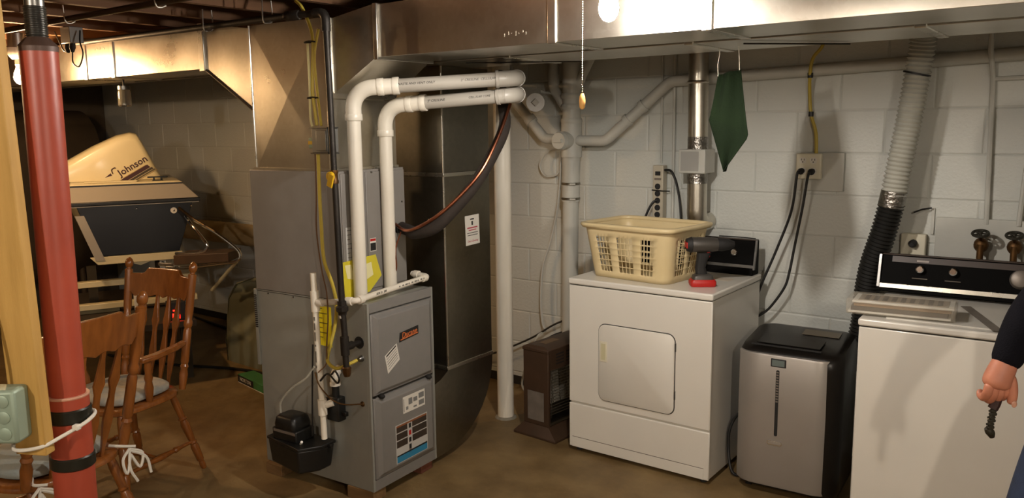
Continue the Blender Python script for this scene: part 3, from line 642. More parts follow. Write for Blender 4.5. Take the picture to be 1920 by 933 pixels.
# bundle of yellow and brown cables
cabs = [(M_ycab, .007, [(-2.83, 2.30, 2.18), (-2.765, 2.28, 2.14), (-2.70, 2.27, 2.03), (-2.705, 2.268, 1.90), (-2.712, 2.268, 1.80), (-2.70, 2.268, 1.70), (-2.695, 2.268, 1.662)], 'yellow cable running down plenum into top of control box'),
        (M_ycab, .006, [(-2.66, 2.27, 2.05), (-2.69, 2.268, 1.95), (-2.685, 2.268, 1.82), (-2.668, 2.268, 1.66)], 'short yellow cable beside the gas pipe above control box'),
        (M_ycab, .0075, [(-2.70, 2.272, 1.543), (-2.695, 2.265, 1.40), (-2.690, 2.262, 1.25), (-2.683, 2.262, 1.10), (-2.676, 2.295, .99), (-2.68, 2.316, .90), (-2.688, 2.310, .80), (-2.70, 2.275, .68), (-2.685, 2.262, .645), (-2.63, 2.262, .63), (-2.588, 2.30, .65), (-2.576, 2.328, .66)], 'long yellow cable hanging from control box to furnace side clamp'),
        (mat('brown_wire', '#6a4a2c', .5), .003, [(-2.72, 2.272, 1.545), (-2.712, 2.262, 1.38), (-2.722, 2.262, 1.22), (-2.70, 2.262, 1.05), (-2.668, 2.255, .96), (-2.675, 2.262, .84), (-2.69, 2.26, .72), (-2.70, 2.262, .64), (-2.73, 2.24, .60)], 'thin brown thermostat wire looping beside yellow cable'),
        (M_cream_paper, .005, [(-2.735, 2.272, 2.0), (-2.728, 2.268, 1.85), (-2.733, 2.268, 1.70), (-2.724, 2.268, 1.657)], 'pale cable strapped beside yellow cable on the plenum')]
for m, r_, pts, lab in cabs: tag(MB().tube(pts, r_, 8, 6).build('cable', m), lab, 'cable')
for z, x, lab in ((2.0, -2.703, 'black cable tie around yellow cables near top of plenum'), (1.775, -2.700, 'black cable tie around yellow cables just above control box')):
    o = MB().tube([(x - .035, 2.258, z), (x, 2.252, z + .003), (x + .03, 2.258, z), (x, 2.275, z)], .003, 6, 4, True).build('cable_tie', M_cord); tag(o, lab, 'cable tie')
bw = MB().tube([(-2.66, 2.255, .60), (-2.62, 2.24, .625), (-2.59, 2.235, .60), (-2.61, 2.24, .575), (-2.68, 2.25, .60), (-2.73, 2.25, .56)], .0045, 6, 6).build('flex_tube', M_cord); tag(bw, 'black flexible tube looped under gas drip leg', 'tube')
# yellow envelope standing on the furnace behind the vent pipes
env = thing('manual_envelope', 'yellow plastic manual envelope leaning behind white vent pipe', 'envelope', (-2.6745, 2.480, ZT + .003), R(90))
MB().prism([(-.115, 0, .0), (.03, 0, .01), (.108, 0, .075), (.075, 0, .175), (-.125, 0, .165)], (.0, .004, 0)).build('pouch', M_ybag, env, bev=.001)
MB().prism([(-.10, -.0012, .09), (-.062, -.0012, .08), (-.075, -.0012, .15), (-.112, -.0012, .15)], (0, .001, 0)).build('paper_insert', M_cream_paper, env)
MB().prism([(.015, -.0012, .07), (.055, -.0012, .085), (.045, -.0012, .145), (.012, -.0012, .14)], (0, .001, 0)).build('paper_insert', M_cream_paper, env)

# refrigerant line set
ls = thing('refrigerant_lines', 'black insulated refrigerant hose with bare copper line sagging from coil', 'hose', (-2.5, 2.72, 1.18))
MB().tube([(-2.690, 2.742, 1.185), (-2.62, 2.725, 1.175), (-2.566, 2.705, 1.172), (-2.451, 2.709, 1.205), (-2.377, 2.754, 1.285), (-2.309, 2.825, 1.395), (-2.277, 2.923, 1.53), (-2.27, 3.001, 1.65), (-2.335, 3.075, 1.763), (-2.40, 3.139, 1.90)], lambda t: .030 - .007 * abs(t - .35), 14, 6).build('insulated_line', M_foam, ls, world=True)
MB().tube([(-2.688, 2.70, 1.205), (-2.60, 2.672, 1.185), (-2.520, 2.668, 1.203), (-2.413, 2.690, 1.262), (-2.322, 2.749, 1.356), (-2.256, 2.815, 1.462), (-2.238, 2.916, 1.61), (-2.25, 3.02, 1.75)], .0075, 10, 6).build('copper_line', M_copper, ls, world=True)
MB().tube([(-2.63, 2.676, 1.175), (-2.646, 2.655, 1.10), (-2.640, 2.65, 1.02), (-2.655, 2.655, .98)], .0035, 6, 6).build('copper_wire', M_copper, ls, world=True)
# floor-to-ceiling white pipe
rp = thing('standing_pipe', 'tall white plastic pipe standing on floor beside return duct', 'pipe', (-2.715, 3.565, 0))
MB().cyl((0, 0, .001), (0.0, 0, 2.36), .047, n=24).build('pipe_length', M_pvc, rp)
MB().turned((0, 0, 0), (0, 0, .012), [(0, .063), (.6, .058), (1, .049)], 18).build('floor_seal', M_conc, rp)

# ------------------------------------------------------------------ pipes and fittings on the back wall
ds = thing('drain_stack', 'white painted drain stack with round cleanout standing against block wall', 'pipe', (-2.535, 3.98, 0))
SX, SY = -2.54, 3.985
MB().cyl((SX - .012, SY, 0), (SX, SY, 1.24), .047, n=22).build('lower_pipe', M_paint, ds, world=True)
MB().cyl((SX, SY, 1.215), (SX, SY, 1.335), .053, n=22).build('rubber_coupling', M_paint, ds, world=True)
for z in (1.232, 1.318):
    MB().turned((SX, SY, z - .007), (SX, SY, z + .007), [(0, .054), (.2, .056), (.8, .056), (1, .054)], 22).build('hose_clamp', M_galvd, ds, world=True)
    MB().cyl((SX + .03, SY - .058, z), (SX + .06, SY - .045, z), .006).build('clamp_screw', M_paint, ds, world=True)
MB().cyl((SX, SY, 1.33), (SX + .006, SY, 1.50), .052, n=22).build('middle_pipe', M_paint, ds, world=True)
MB().cyl((SX + .006, SY, 1.47), (SX + .006, SY, 1.66), .060, n=22).build('tee_body', M_paint, ds, world=True)
MB().cyl((SX + .006, SY, 1.66), (SX + .01, SY, 2.36), .053, n=22).build('upper_pipe', M_paint, ds, world=True)
for z in (1.66, 1.74, 1.80): MB().turned((SX + .006, SY, z), (SX + .006, SY, z + .03), [(0, .058), (.3, .062), (.7, .062), (1, .058)], 22).build('hub', M_paint, ds, world=True)
cdir = V(-.05, -.999, 0)
c0 = V(SX, SY, 1.565)
MB().cyl(c0, c0 + cdir * .10, .052, n=20).build('cleanout_hub', M_paint, ds, world=True)
pg = MB().turned(c0 + cdir * .098, c0 + cdir * .122, [(0, .050), (.6, .050), (1, .046)], 20).build('cleanout_plug', M_paint, ds, world=True)
MB().box(c0 + cdir * .128, (.012, .05, .02), (0, 0, math.atan2(cdir.y, cdir.x))).build('plug_nub', M_paint, ds, world=True)
def run(nm, pts, r, m=M_paint, rad=.05, lab=None, hubs=True):
    pts = [V(p) for p in pts]; path = [pts[0]]
    for a, b, c in zip(pts[:-2], pts[1:-1], pts[2:]): path += corner(a, b, c, rad, 6)
    path.append(pts[-1]); return MB().tube(path, r, 14).build(nm, m, ds, world=True)
run('right_branch', [(SX + .03, SY - .01, 1.565), (-2.31, SY, 1.562), (-1.955, 4.052, 1.875), (-1.6, 4.06, 1.885)], .030, rad=.07)
for p in (V(-2.185, SY + .023, 1.674), V(-2.10, SY + .039, 1.748)):
    d = V(.355, .067, .313).normalized(); MB().cyl(p - d * .012, p + d * .012, .037, n=16).build('hub', M_paint, ds, world=True)
run('left_branch', [(SX - .03, SY - .01, 1.57), (-2.72, SY, 1.575), (-2.93, SY - .01, 1.80), (-2.97, SY - .03, 2.1)], .030, rad=.05)
p = V(-2.82, SY, 1.683); d = V(-.21, 0, .225).normalized(); MB().cyl(p - d * .02, p + d * .02, .037, n=16).build('hub', M_paint, ds, world=True)
run('vent_branch', [(-2.66, SY, 2.25), (-2.655, SY, 1.86), (-2.56, SY, 1.73)], .028, rad=.05)
MB().cyl((-2.655, SY, 1.88), (-2.655, SY, 1.94), .034, n=16).build('hub', M_paint, ds, world=True)
run('slanted_branch', [(-2.50, SY, 1.86), (-2.36, SY - .02, 2.08)], .026)
# capped fitting where the furnace vents leave
cf = thing('capped_fitting', 'white pipe stub with square-nut cleanout cap under the duct', 'fitting', (-2.70, 3.88, 1.775))
q = V(-2.585, 3.70, 1.775); MB().cyl(q, q + V(.02, -.03, 0), .05, n=20).build('cap', M_pvcg, cf, world=True)
MB().cyl(q + V(-.24, .36, 0), q, .040, n=16).build('stub', M_pvcg, cf, world=True)
MB().box(q + V(.022, -.036, 0), (.03, .022, .03), (0, PI / 4, .9)).build('square_nut', M_pvcg, cf, world=True)
# long horizontal drain
hd = thing('wall_drain', 'long white painted drain pipe sloping along top of block wall', 'pipe', (-.9, 4.03, 1.9))
MB().cyl((-1.60, 4.06, 1.885), (X1 - .005, 4.062, 1.985), .0285, n=16).build('pipe_length', M_paint, hd, world=True)
MB().cyl((-1.615, 4.06, 1.8845), (-1.585, 4.06, 1.8855), .035, n=16).build('hub', M_paint, hd, world=True)
# conduits on the wall
def conduit(lab, pts, r=.010, grp=None, cat='conduit'):
    return tag(MB().tube(pts, r, 8).build('conduit', M_paint), lab, cat, grp)
conduit('thin painted conduit running down wall beside power strip', [(-1.945, 4.085, 2.15), (-1.945, 4.085, 1.10)], .009)
conduit('thin painted wire mould running down wall into power strip top', [(-2.02, 4.088, 2.12), (-2.018, 4.088, 1.44)], .006)
t1 = thing('wall_conduit', 'white painted pipe down the wall behind washer with short cross branch', 'conduit', (-.45, 4.075, 1.2))
MB().tube([(-.473, 4.018, 2.185), (-.472, 4.018, 1.94), (-.462, 4.08, 1.83), (-.447, 4.08, 1.20)], .011, 8).build('pipe_length', M_paint, t1, world=True)
MB().cyl((-.464, 4.08, 1.825), (.3, 4.08, 1.832), .010, n=8).build('cross_branch', M_paint, t1, world=True)
conduit('second white painted pipe down the wall to valve board', [(-.315, 4.075, 1.45), (-.326, 4.075, 1.20)], .011)
conduit('thin white wire drooping beside the drain stack from cleanout', smooth_path([(-2.655, 4.06, 1.52), (-2.74, 4.05, 1.50), (-2.80, 4.05, 1.42), (-2.765, 4.05, 1.355), (-2.69, 4.06, 1.36), (-2.655, 4.06, 1.42)], 6), .006, cat='wire')
conduit('grey cable hanging down the wall left of drain stack', smooth_path([(-2.655, 4.05, 1.60), (-2.652, 4.05, 1.40), (-2.672, 4.05, 1.19), (-2.72, 4.05, .98), (-2.783, 4.05, .80), (-2.80, 4.05, .60), (-2.79, 4.05, .45), (-2.765, 4.05, .40)], 6), .0075, cat='cable')
tag(MB().tube([(-3.6, 4.05, .13), (-3.364, 4.05, .145), (-3.166, 4.03, .195), (-2.867, 4.03, .339), (-2.675, 4.03, .46), (-2.45, 4.05, .56), (-2.3, 4.06, .62)], .006, 8, 6).build('black_cord', M_cord), 'black cord strung along wall behind standing white pipe', 'cord')
tag(MB().tube([(-2.60, 3.62, .425), (-2.66, 3.8, .38), (-2.62, 3.95, .42), (-2.40, 3.98, .50), (-2.2, 4.04, .60)], .006, 8, 6).build('black_cord', M_cord), 'black cord running from brown heater behind the dryer', 'cord')
tag(MB().tube([(-2.765, 4.05, .40), (-2.80, 4.0, .36), (-2.86, 3.98, .20), (-2.90, 3.98, .06), (-2.86, 3.96, .008)], .007, 8, 6).build('cable', M_clearb), 'pale loose cable ends hanging to floor behind brown heater', 'cable')

# galvanized vent pipe with square box
vp = thing('metal_vent_pipe', 'galvanized round vent pipe with square damper box behind dryer', 'pipe', (-1.75, 3.96, 1.085))
VX, VY = -1.752, 3.965
MB().cyl((VX + .002, VY, 1.20), (VX, VY, 1.44), .051, n=24).build('lower_pipe', M_galv, vp, world=True)
MB().tube([(VX + .002, VY, 1.21)] + corner((VX + .002, VY, 1.4), (VX + .002, VY, 1.137), (VX + .002, 4.3, 1.137), .055) + [(VX + .002, 4.095, 1.137)], .052, 20).build('wall_elbow', M_galv, vp, world=True)
MB().cyl((VX, VY, 1.50), (VX - .008, VY, 2.19), .051, n=24).build('upper_pipe', M_galv, vp, world=True)
MB().cyl((VX, VY, 1.345), (VX, VY, 1.415), .0525, n=24).build('foil_tape', M_foil, vp, world=True)
MB().cyl((VX, VY, 1.52), (VX, VY, 1.585), .0525, n=24).build('foil_tape', M_foil, vp, world=True)
for z in (1.86, 2.02): MB().turned((VX - .006, VY, z - .008), (VX - .006, VY, z + .008), [(0, .052), (.5, .055), (1, .052)], 24).build('pipe_bead', M_seam, vp, world=True)
bxm = MB().bb((VX - .070, VY - .078, 1.400), (VX + .074, VY + .05, 1.522)).build('damper_box', M_paint, vp, world=True, bev=.004)
MB().bb((VX - .058, VY - .0795, 1.412), (VX + .040, VY - .0775, 1.512)).build('box_panel', mat('grey_panel', '#9a9993', .5), vp, world=True)
# power strip
ps = thing('power_strip', 'beige power strip with row of dark sockets fixed upright to wall', 'power strip', (-2.013, 4.062, 1.10))
MB().bb((-.031, -.024, 0), (.031, .026, .33)).build('housing', mat('beige_housing', '#b3ab98', .5), ps, bev=.004)
MB().bb((-.016, -.0265, .275), (.016, -.023, .297)).build('switch', M_blackm, ps, bev=.002)
MB().bb((-.02, -.0255, .25), (.02, -.0235, .262)).build('rating_label', M_tag, ps)
so = None
for i in range(6):
    if so is None: o = so = MB().cyl((0, -.0265, 0), (0, -.0225, 0), .0165, n=16).build('socket', M_blackm, ps)
    else: o = so.copy(); COL.objects.link(o)
    o.location = (0, 0, .215 - i * .0385)
MB().tube([(-.034, 0, .195), (-.032, -.028, .195), (.034, -.028, .192), (.06, .0, .190)], .0035, 6).build('strap', M_cord, ps)
tag(MB().tube([(-1.975, 4.045, 1.405), (-1.93, 4.03, 1.40), (-1.90, 4.03, 1.34), (-1.875, 4.03, 1.22), (-1.865, 4.03, 1.05), (-1.87, 4.04, .85)], .0065, 8, 6).build('black_cord', M_cord), 'black cord arching from top of power strip down behind basket', 'cord')
tag(MB().tube([(-2.015, 4.035, 1.238), (-2.035, 4.02, 1.225), (-2.07, 4.01, 1.15), (-2.10, 4.01, 1.05), (-2.10, 4.02, .8)], .0065, 8, 6).build('black_cord', M_cord), 'black cord plugged into middle of power strip hanging left', 'cord')
# four-way outlet
ob = thing('wall_outlet', 'ivory double wall outlet on a painted board', 'outlet', (-1.21, 4.09, 1.39))
MB().bb((-.075, -.018, -.07), (.155, .008, .115)).build('backing_board', M_paint, ob, bev=.002)
MB().bb((-.062, -.052, -.012), (.058, -.018, .112)).build('cover_plate', M_ivory, ob, bev=.006)
for x in (-.028, .022):
    for z in (.078, .028):
        s_ = MB().prism([(x + a, -.0525, z + b) for a, b in rrect(.034, .030, .012)], (0, -.0015, 0)).build('receptacle', M_whitepl, ob)
        for dx in (-.007, .007): MB().bb((x + dx - .0015, -.0545, z), (x + dx + .0015, -.0538, z + .009)).build('slot', M_ink, s_)
        MB().cyl((x, -.0545, z - .007), (x, -.0538, z - .007), .003, n=8).build('slot', M_ink, s_)
tag(MB().tube([(-1.168, 4.05, 2.10), (-1.165, 4.03, 2.01), (-1.205, 4.020, 1.95), (-1.217, 4.025, 1.876), (-1.225, 4.06, 1.78), (-1.216, 4.065, 1.687), (-1.19, 4.065, 1.60), (-1.182, 4.06, 1.50)], .0085, 8, 6).build('cable', mat('olive_cable', '#b59f3c', .5)), 'yellow cable coming down wall into ivory outlet box', 'cable')
for z, x, lab in ((1.872, -1.217, 'black clip on yellow cable just below the drain pipe'), (1.69, -1.216, 'black clip on yellow cable midway above ivory outlet')):
    o = MB().cyl((x, 4.03 if z > 1.8 else 4.062, z - .012), (x, 4.03 if z > 1.8 else 4.062, z + .012), .0125, n=10).build('cable_clip', M_cord); tag(o, lab, 'clip')
def plug_cord(lab, pts, x, z):
    t = thing('appliance_cord', lab, 'cord', (x, 4.03, z))
    MB().turned((x, 4.034, z), (x, 4.0, z - .004), [(0, .014), (.5, .016), (.9, .012), (1, .008)], 12).build('plug', M_blackm, t, world=True)
    MB().tube([(x, 4.005, z - .002)] + pts, .0065, 8, 6).build('cable', M_cord, t, world=True); return t
plug_cord('left black appliance cord plugged into ivory outlet', [(-1.247, 3.985, 1.40), (-1.269, 3.99, 1.224), (-1.34, 4.0, 1.02), (-1.415, 4.0, .822), (-1.45, 4.03, .70)], -1.240, 1.418)
plug_cord('right black appliance cord plugged into ivory outlet', [(-1.196, 3.985, 1.39), (-1.215, 3.99, 1.25), (-1.249, 4.0, 1.054), (-1.27, 4.0, .92), (-1.293, 4.0, .836), (-1.36, 4.0, .73), (-1.41, 4.0, .684), (-1.45, 4.03, .66)], -1.190, 1.416)
# low outlet behind the washer
o2 = thing('wall_outlet', 'ivory single wall outlet peeking behind the black hose', 'outlet', (-.735, 4.09, 1.08))
MB().bb((-.05, -.03, -.06), (.055, .008, .06)).build('cover_plate', M_ivory, o2, bev=.005)
MB().turned((.005, -.03, .02), (.005, -.07, .015), [(0, .016), (.6, .018), (1, .009)], 12).build('plug', M_blackm, o2)
tag(MB().tube([(-.735, 4.05, 1.24), (-.70, 4.06, 1.255), (-.665, 4.07, 1.262)], .004, 6, 6).build('wire', M_cord), 'short black wire stub on wall beside black hose', 'wire')
tag(MB().bb((-.668, 4.088, 1.14), (-.655, 4.0955, 1.26)).build('wire_moulding', M_paint), 'painted moulding strip rising behind washer console', 'moulding')
# valve board with two faucets
vb = tag(MB().bb((-.645, 4.075, .96), (.35, 4.0955, 1.222)).build('valve_board', M_paint, bev=.003), 'white painted board behind the brass washer valves', 'board')
def faucet(x, lab):
    t = thing('shutoff_valve', lab, 'valve', (x, 4.0, 1.02))
    MB().cyl((0, .0, -.12), (0, 0, .10), .0135, n=12).build('riser', M_brass, t)
    MB().sphere((0, .02, .095), .030, 12, 8, (1, 1, 1.1)).build('valve_body', M_brass, t)
    MB().cyl((0, .02, .095), (0, .078, .095), .013, n=12).build('wall_stub', M_brass, t)
    MB().cyl((0, 0, .12), (0, -.025, .148), .007, n=10).build('stem', M_brass, t)
    c = V(0, -.027, .151); ax = V(0, -.35, .94).normalized(); u = V(1, 0, 0); w = ax.cross(u)
    MB().tube([c + u * .030 * math.cos(2 * PI * k / 20) + w * .030 * math.sin(2 * PI * k / 20) for k in range(20)], .0065, 8, 0, True).build('handwheel', M_handw, t)
    sp_ = MB()
    for k in range(5): sp_.cyl(c, c + u * .028 * math.cos(2 * PI * k / 5) + w * .028 * math.sin(2 * PI * k / 5), .004, n=6)
    sp_.build('wheel_spokes', M_handw, t); MB().sphere(c, .009).build('wheel_hub', M_handw, t); return t
faucet(-.455, 'brass washer valve with dark handwheel below the branched pipe'); faucet(-.330, 'brass washer valve with dark handwheel below second white pipe')

# corrugated vent hose
vh = thing('vent_hose', 'thick corrugated hose, white above and black below, rising from air conditioner', 'hose', (-.8, 3.9, .6))
def corrugated(nm, m, pts, r, pitch, n=18, amp=.005):
    pts = smooth_path(pts, 10); acc = [0]
    for a, b in zip(pts[:-1], pts[1:]): acc.append(acc[-1] + (b - a).length)
    Lt = acc[-1]; k = max(2, int(Lt / pitch)) * 4; out = []; rr = []
    for i in range(k + 1):
        s_ = Lt * i / k; j = 0
        while j < len(acc) - 2 and acc[j + 1] < s_: j += 1
        f = (s_ - acc[j]) / max(acc[j + 1] - acc[j], 1e-9); out.append(pts[j].lerp(pts[j + 1], f)); rr.append(r + amp * (1, 0, -1, 0)[i % 4])
    return MB().tube(out, lambda t: rr[int(round(t * k))], n).build(nm, m, vh, world=True, ang=80)
corrugated('white_hose', M_hosew, [(-.700, 3.86, 2.06), (-.715, 3.90, 1.95), (-.75, 3.90, 1.65), (-.785, 3.90, 1.40), (-.792, 3.90, 1.33)], .051, .019)
MB().cyl((-.791, 3.90, 1.345), (-.803, 3.90, 1.275), .0545, n=24).build('foil_tape', M_foil, vh, world=True)
corrugated('black_hose', M_hoseb, [(-.799, 3.90, 1.29), (-.83, 3.91, 1.15), (-.872, 3.93, 1.00), (-.895, 3.95, .86), (-.905, 3.96, .72), (-.93, 3.95, .58), (-.98, 3.90, .50), (-1.02, 3.835, .48)], .052, .017)
tag(MB().cyl((-.727, 3.90, 1.855), (-.729, 3.90, 1.847), .0565, n=24).build('hose_band', M_cord), 'thin black band tied around the white vent hose', 'band')
# green cloth on wires
gc = thing('hanging_cloth', 'dark green cloth hanging by two wires from the duct', 'cloth', (-1.2, 3.0, 1.65))
TLp, TRp, Rp, Bp, Lp = V(-1.25, 3.0, 1.833), V(-1.168, 3.01, 1.85), V(-1.122, 3.0, 1.60), V(-1.215, 2.99, 1.468), V(-1.287, 3.0, 1.662)
def edge(pts, t):
    ls_ = [(b - a).length for a, b in zip(pts[:-1], pts[1:])]; s_ = t * sum(ls_)
    for a, b, l in zip(pts[:-1], pts[1:], ls_):
        if s_ <= l: return a.lerp(b, s_ / l)
        s_ -= l
    return pts[-1]
NR, NC = 22, 12; vs, fs = [], []
for i in range(NR + 1):
    t = i / NR; a = edge([TLp, Lp, Bp], t); b = edge([TRp, Rp, Bp], t)
    for j in range(NC + 1):
        u = j / NC; p = a.lerp(b, u); p.y += .014 * math.sin(u * 9 + t * 3) * (1 - .5 * t) + .02 * math.sin(u * PI) * t
        vs.append(p)
for i in range(NR):
    for j in range(NC):
        a = i * (NC + 1) + j; fs.append((a, a + 1, a + NC + 2, a + NC + 1))
MB().add(vs, fs).build('cloth', M_green, gc, world=True, ang=70, solid=.003)
MB().tube([(-1.25, 3.0, 1.828), (-1.252, 2.998, 1.87), (-1.246, 3.0, 1.91), (-1.25, 3.0, 1.9345)], .0017, 6).build('wire', M_wirem, gc, world=True)
MB().tube([(-1.170, 3.008, 1.846), (-1.172, 3.005, 1.90), (-1.172, 3.0, 1.9345)], .0017, 6).build('wire', M_wirem, gc, world=True)

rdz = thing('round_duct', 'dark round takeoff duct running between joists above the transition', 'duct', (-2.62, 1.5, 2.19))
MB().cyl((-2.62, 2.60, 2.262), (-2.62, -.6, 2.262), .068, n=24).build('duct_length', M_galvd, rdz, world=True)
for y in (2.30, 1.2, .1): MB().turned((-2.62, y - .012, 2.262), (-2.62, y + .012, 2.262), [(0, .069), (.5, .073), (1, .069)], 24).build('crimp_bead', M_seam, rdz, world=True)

# ------------------------------------------------------------------ dryer
dr = thing('dryer', 'white front-loading clothes dryer with black console carrying laundry basket', 'dryer', (-2.163, 3.376, 0))
DW, DD_, DH = .758, .605, .90
MB().bb((.004, .012, .022), (DW - .004, DD_, .866)).build('body', M_white, dr, bev=.004)
MB().bb((0, 0, .262), (DW, .014, .864)).build('front_panel', M_white, dr, bev=.005)
MB().bb((0, 0, .022), (DW, .014, .254)).build('toe_panel', M_white, dr, bev=.005)
MB().bb((.02, -.0025, .024), (DW - .025, .0005, .075)).build('toe_ridge', M_white, dr, bev=.0015)
MB().bb((.02, -.0008, .0755), (DW - .025, .0005, .0785)).build('toe_groove', M_tag, dr)
MB().bb((-.003, -.006, .869), (DW + .003, DD_ + .004, DH)).build('top', M_white, dr, bev=.008, seg=3)
MB().bb((.006, .004, .8655), (DW - .006, DD_ - .01, .8695)).build('top_gap', M_seamdark, dr)
dcx, dcz, dw_, dh_ = .378, .496, .404, .384
MB().prism([(dcx + a, -.0012, dcz + b) for a, b in rrect(dw_ + .008, dh_ + .008, .04, 6)], (0, .002, 0)).build('door_gap', M_seamdark, dr)
ddo = MB().rings([[(dcx + a, y, dcz + b) for a, b in rrect(dw_ - i, dh_ - i, .037, 6)] for y, i in ((.0005, 0), (-.006, 0), (-.009, .006))]).build('door', M_white, dr, ang=40)
hd_ = MB().bb((.186, -.0125, .502), (.226, -.0085, .604)).build('handle', M_ivory, dr, bev=.002)
MB().bb((.194, -.0135, .512), (.218, -.012, .594)).build('handle_recess', mat('cream_recess', '#c9c29d', .5), hd_)
for z in (.40, .63): MB().bb((.582, -.007, z - .02), (.586, .001, z + .02)).build('hinge', M_seamdark, dr)
con = MB(); y0, y1 = .515, DD_ - .004
con.prism([(.02, y0, DH + .001), (.02, y1, DH + .001), (.02, y1, DH + .172), (.02, y0 + .045, DH + .172), (.02, y0 + .012, DH + .04)], (DW - .032, 0, 0))
con.build('console', M_con, dr, bev=.004)
MB().hexa([(.022, y0 + .006, DH + .038), (DW - .014, y0 + .006, DH + .038), (DW - .014, y0 + .011, DH + .038), (.022, y0 + .011, DH + .038), (.022, y0 + .009, DH + .052), (DW - .014, y0 + .009, DH + .052), (DW - .014, y0 + .014, DH + .052), (.022, y0 + .014, DH + .052)]).build('console_trim', M_steel, dr)
MB().hexa([(DW - .014, y0 + .006, DH + .03), (DW - .006, y0 + .006, DH + .03), (DW - .006, y0 + .02, DH + .03), (DW - .014, y0 + .02, DH + .03), (DW - .014, y0 + .038, DH + .174), (DW - .006, y0 + .038, DH + .174), (DW - .006, y0 + .05, DH + .174), (DW - .014, y0 + .05, DH + .174)]).build('end_trim', M_steel, dr)
MB().bb((.022, y0 + .046, DH + .172), (DW - .012, y1 - .01, DH + .176)).build('console_cap', mat('console_brown', '#3a2d25', .45), dr)
for x in (.20, .645):
    MB().turned((x, y0 + .031, DH + .106), (x, y0 + .004, DH + .113), [(0, .021), (.5, .019), (.9, .016), (1, .012)], 18).build('knob', M_chrome, dr)
for x, y in ((.04, .04), (DW - .04, .04), (.04, DD_ - .04), (DW - .04, DD_ - .04)): MB().cyl((x, y, 0), (x, y, .024), .016).build('foot', M_rubber, dr)
MB().bb((.60, .33, DH + .0002), (.70, .40, DH + .0008)).build('top_label', mat('clear_label', '#cbbfae', .4), dr)
tag(MB().tube([(-1.425, 3.945, 1.081), (-1.47, 3.945, 1.083), (-1.55, 3.95, 1.083), (-1.62, 3.955, 1.081)], .003, 6, 6).build('wire', M_cord), 'black wire lying along top of the dryer console', 'wire')

# ------------------------------------------------------------------ laundry basket
lbk = thing('laundry_basket', 'beige plastic laundry basket with slotted sides on the dryer', 'basket', (-1.868, 3.625, DH + .0015), R(-6.5))
BWb, BDb, BWt, BDt, BHt = .440, .315, .515, .385, .262
def perim(w, d, r, marks):
    """points around a rounded rectangle, split at the marks given for each straight side"""
    out = []
    hw, hd2 = w / 2, d / 2
    sides = [((-hw + r, -hd2), (hw - r, -hd2), 'L'), ((hw, -hd2 + r), (hw, hd2 - r), 'S'), ((hw - r, hd2), (-hw + r, hd2), 'L'), ((-hw, hd2 - r), (-hw, -hd2 + r), 'S')]
    cents = [(hw - r, -hd2 + r, -90), (hw - r, hd2 - r, 0), (-hw + r, hd2 - r, 90), (-hw + r, -hd2 + r, 180)]
    for (a, b, k), (cx, cy, a0) in zip(sides, cents):
        for u in marks[k]: out.append((a[0] + (b[0] - a[0]) * u, a[1] + (b[1] - a[1]) * u))
        for q in range(1, 5): an = R(a0 + 90 * q / 5); out.append((cx + r * math.cos(an), cy + r * math.sin(an)))
    return out
def marks_for(windows, cols):
    ms = [0.0]; holes = []
    for (a, b) in windows:
        w = (b - a) / cols
        for c in range(cols):
            u0 = a + c * w + w * .09; u1 = a + (c + 1) * w - w * .09; holes.append((len(ms), len(ms) + 1)); ms += [u0, u1]
    ms.append(1.0); return ms, [h[0] for h in holes]
mL, hL = marks_for([(.06, .26), (.375, .625), (.74, .94)], 4); mS, hS = marks_for([(.08, .42), (.58, .92)], 4)
marks = {'L': mL, 'S': mS}
vrows = [0, .10]; vh_ = []
nr_ = 6; v0_, v1_ = .12, .80
for i in range(nr_):
    h = (v1_ - v0_) / nr_; vh_.append(len(vrows)); vrows += [v0_ + i * h + h * .07, v0_ + (i + 1) * h - h * .07]
vrows += [.86, 1.0]
loops = []
for v in vrows:
    e = v ** 1.0; loops.append([(x, y, BHt * v) for x, y in perim(BWb + (BWt - BWb) * e, BDb + (BDt - BDb) * e, .055, marks)])
nP = len(loops[0]); hole_cols = set(); base = 0
for k, hh, mm in (('L', hL, mL), ('S', hS, mS), ('L', hL, mL), ('S', hS, mS)):
    for h in hh: hole_cols.add(base + h)
    base += len(mm) + 4
mb = MB(); mb.v = [V(p) for lp in loops for p in lp]
hr = set(vh_)
for i in range(len(vrows) - 1):
    for j in range(nP):
        if i in hr and j in hole_cols: continue
        mb.f.append((i * nP + j, i * nP + (j + 1) % nP, (i + 1) * nP + (j + 1) % nP, (i + 1) * nP + j))
mb.build('slotted_wall', M_basket, lbk, ang=50, solid=.002)
MB().add([(x, y, .001) for x, y, z in loops[0]], [tuple(range(nP))]).build('bottom', M_basket, lbk, solid=.003)
rim = MB(); top = perim(BWt, BDt, .055, {'L': [0, .25, .5, .75, 1], 'S': [0, .5, 1]})
def offs(o, z): return [(x * (1 + 2 * o / BWt), y * (1 + 2 * o / BDt), z) for x, y in top]
rim.rings([offs(-.002, BHt - .012), offs(.012, BHt - .016), offs(.020, BHt - .004), offs(.018, BHt + .006), offs(.004, BHt + .010), offs(-.004, BHt + .004)], closed=True)
rim.build('rim', M_basket, lbk, ang=70)

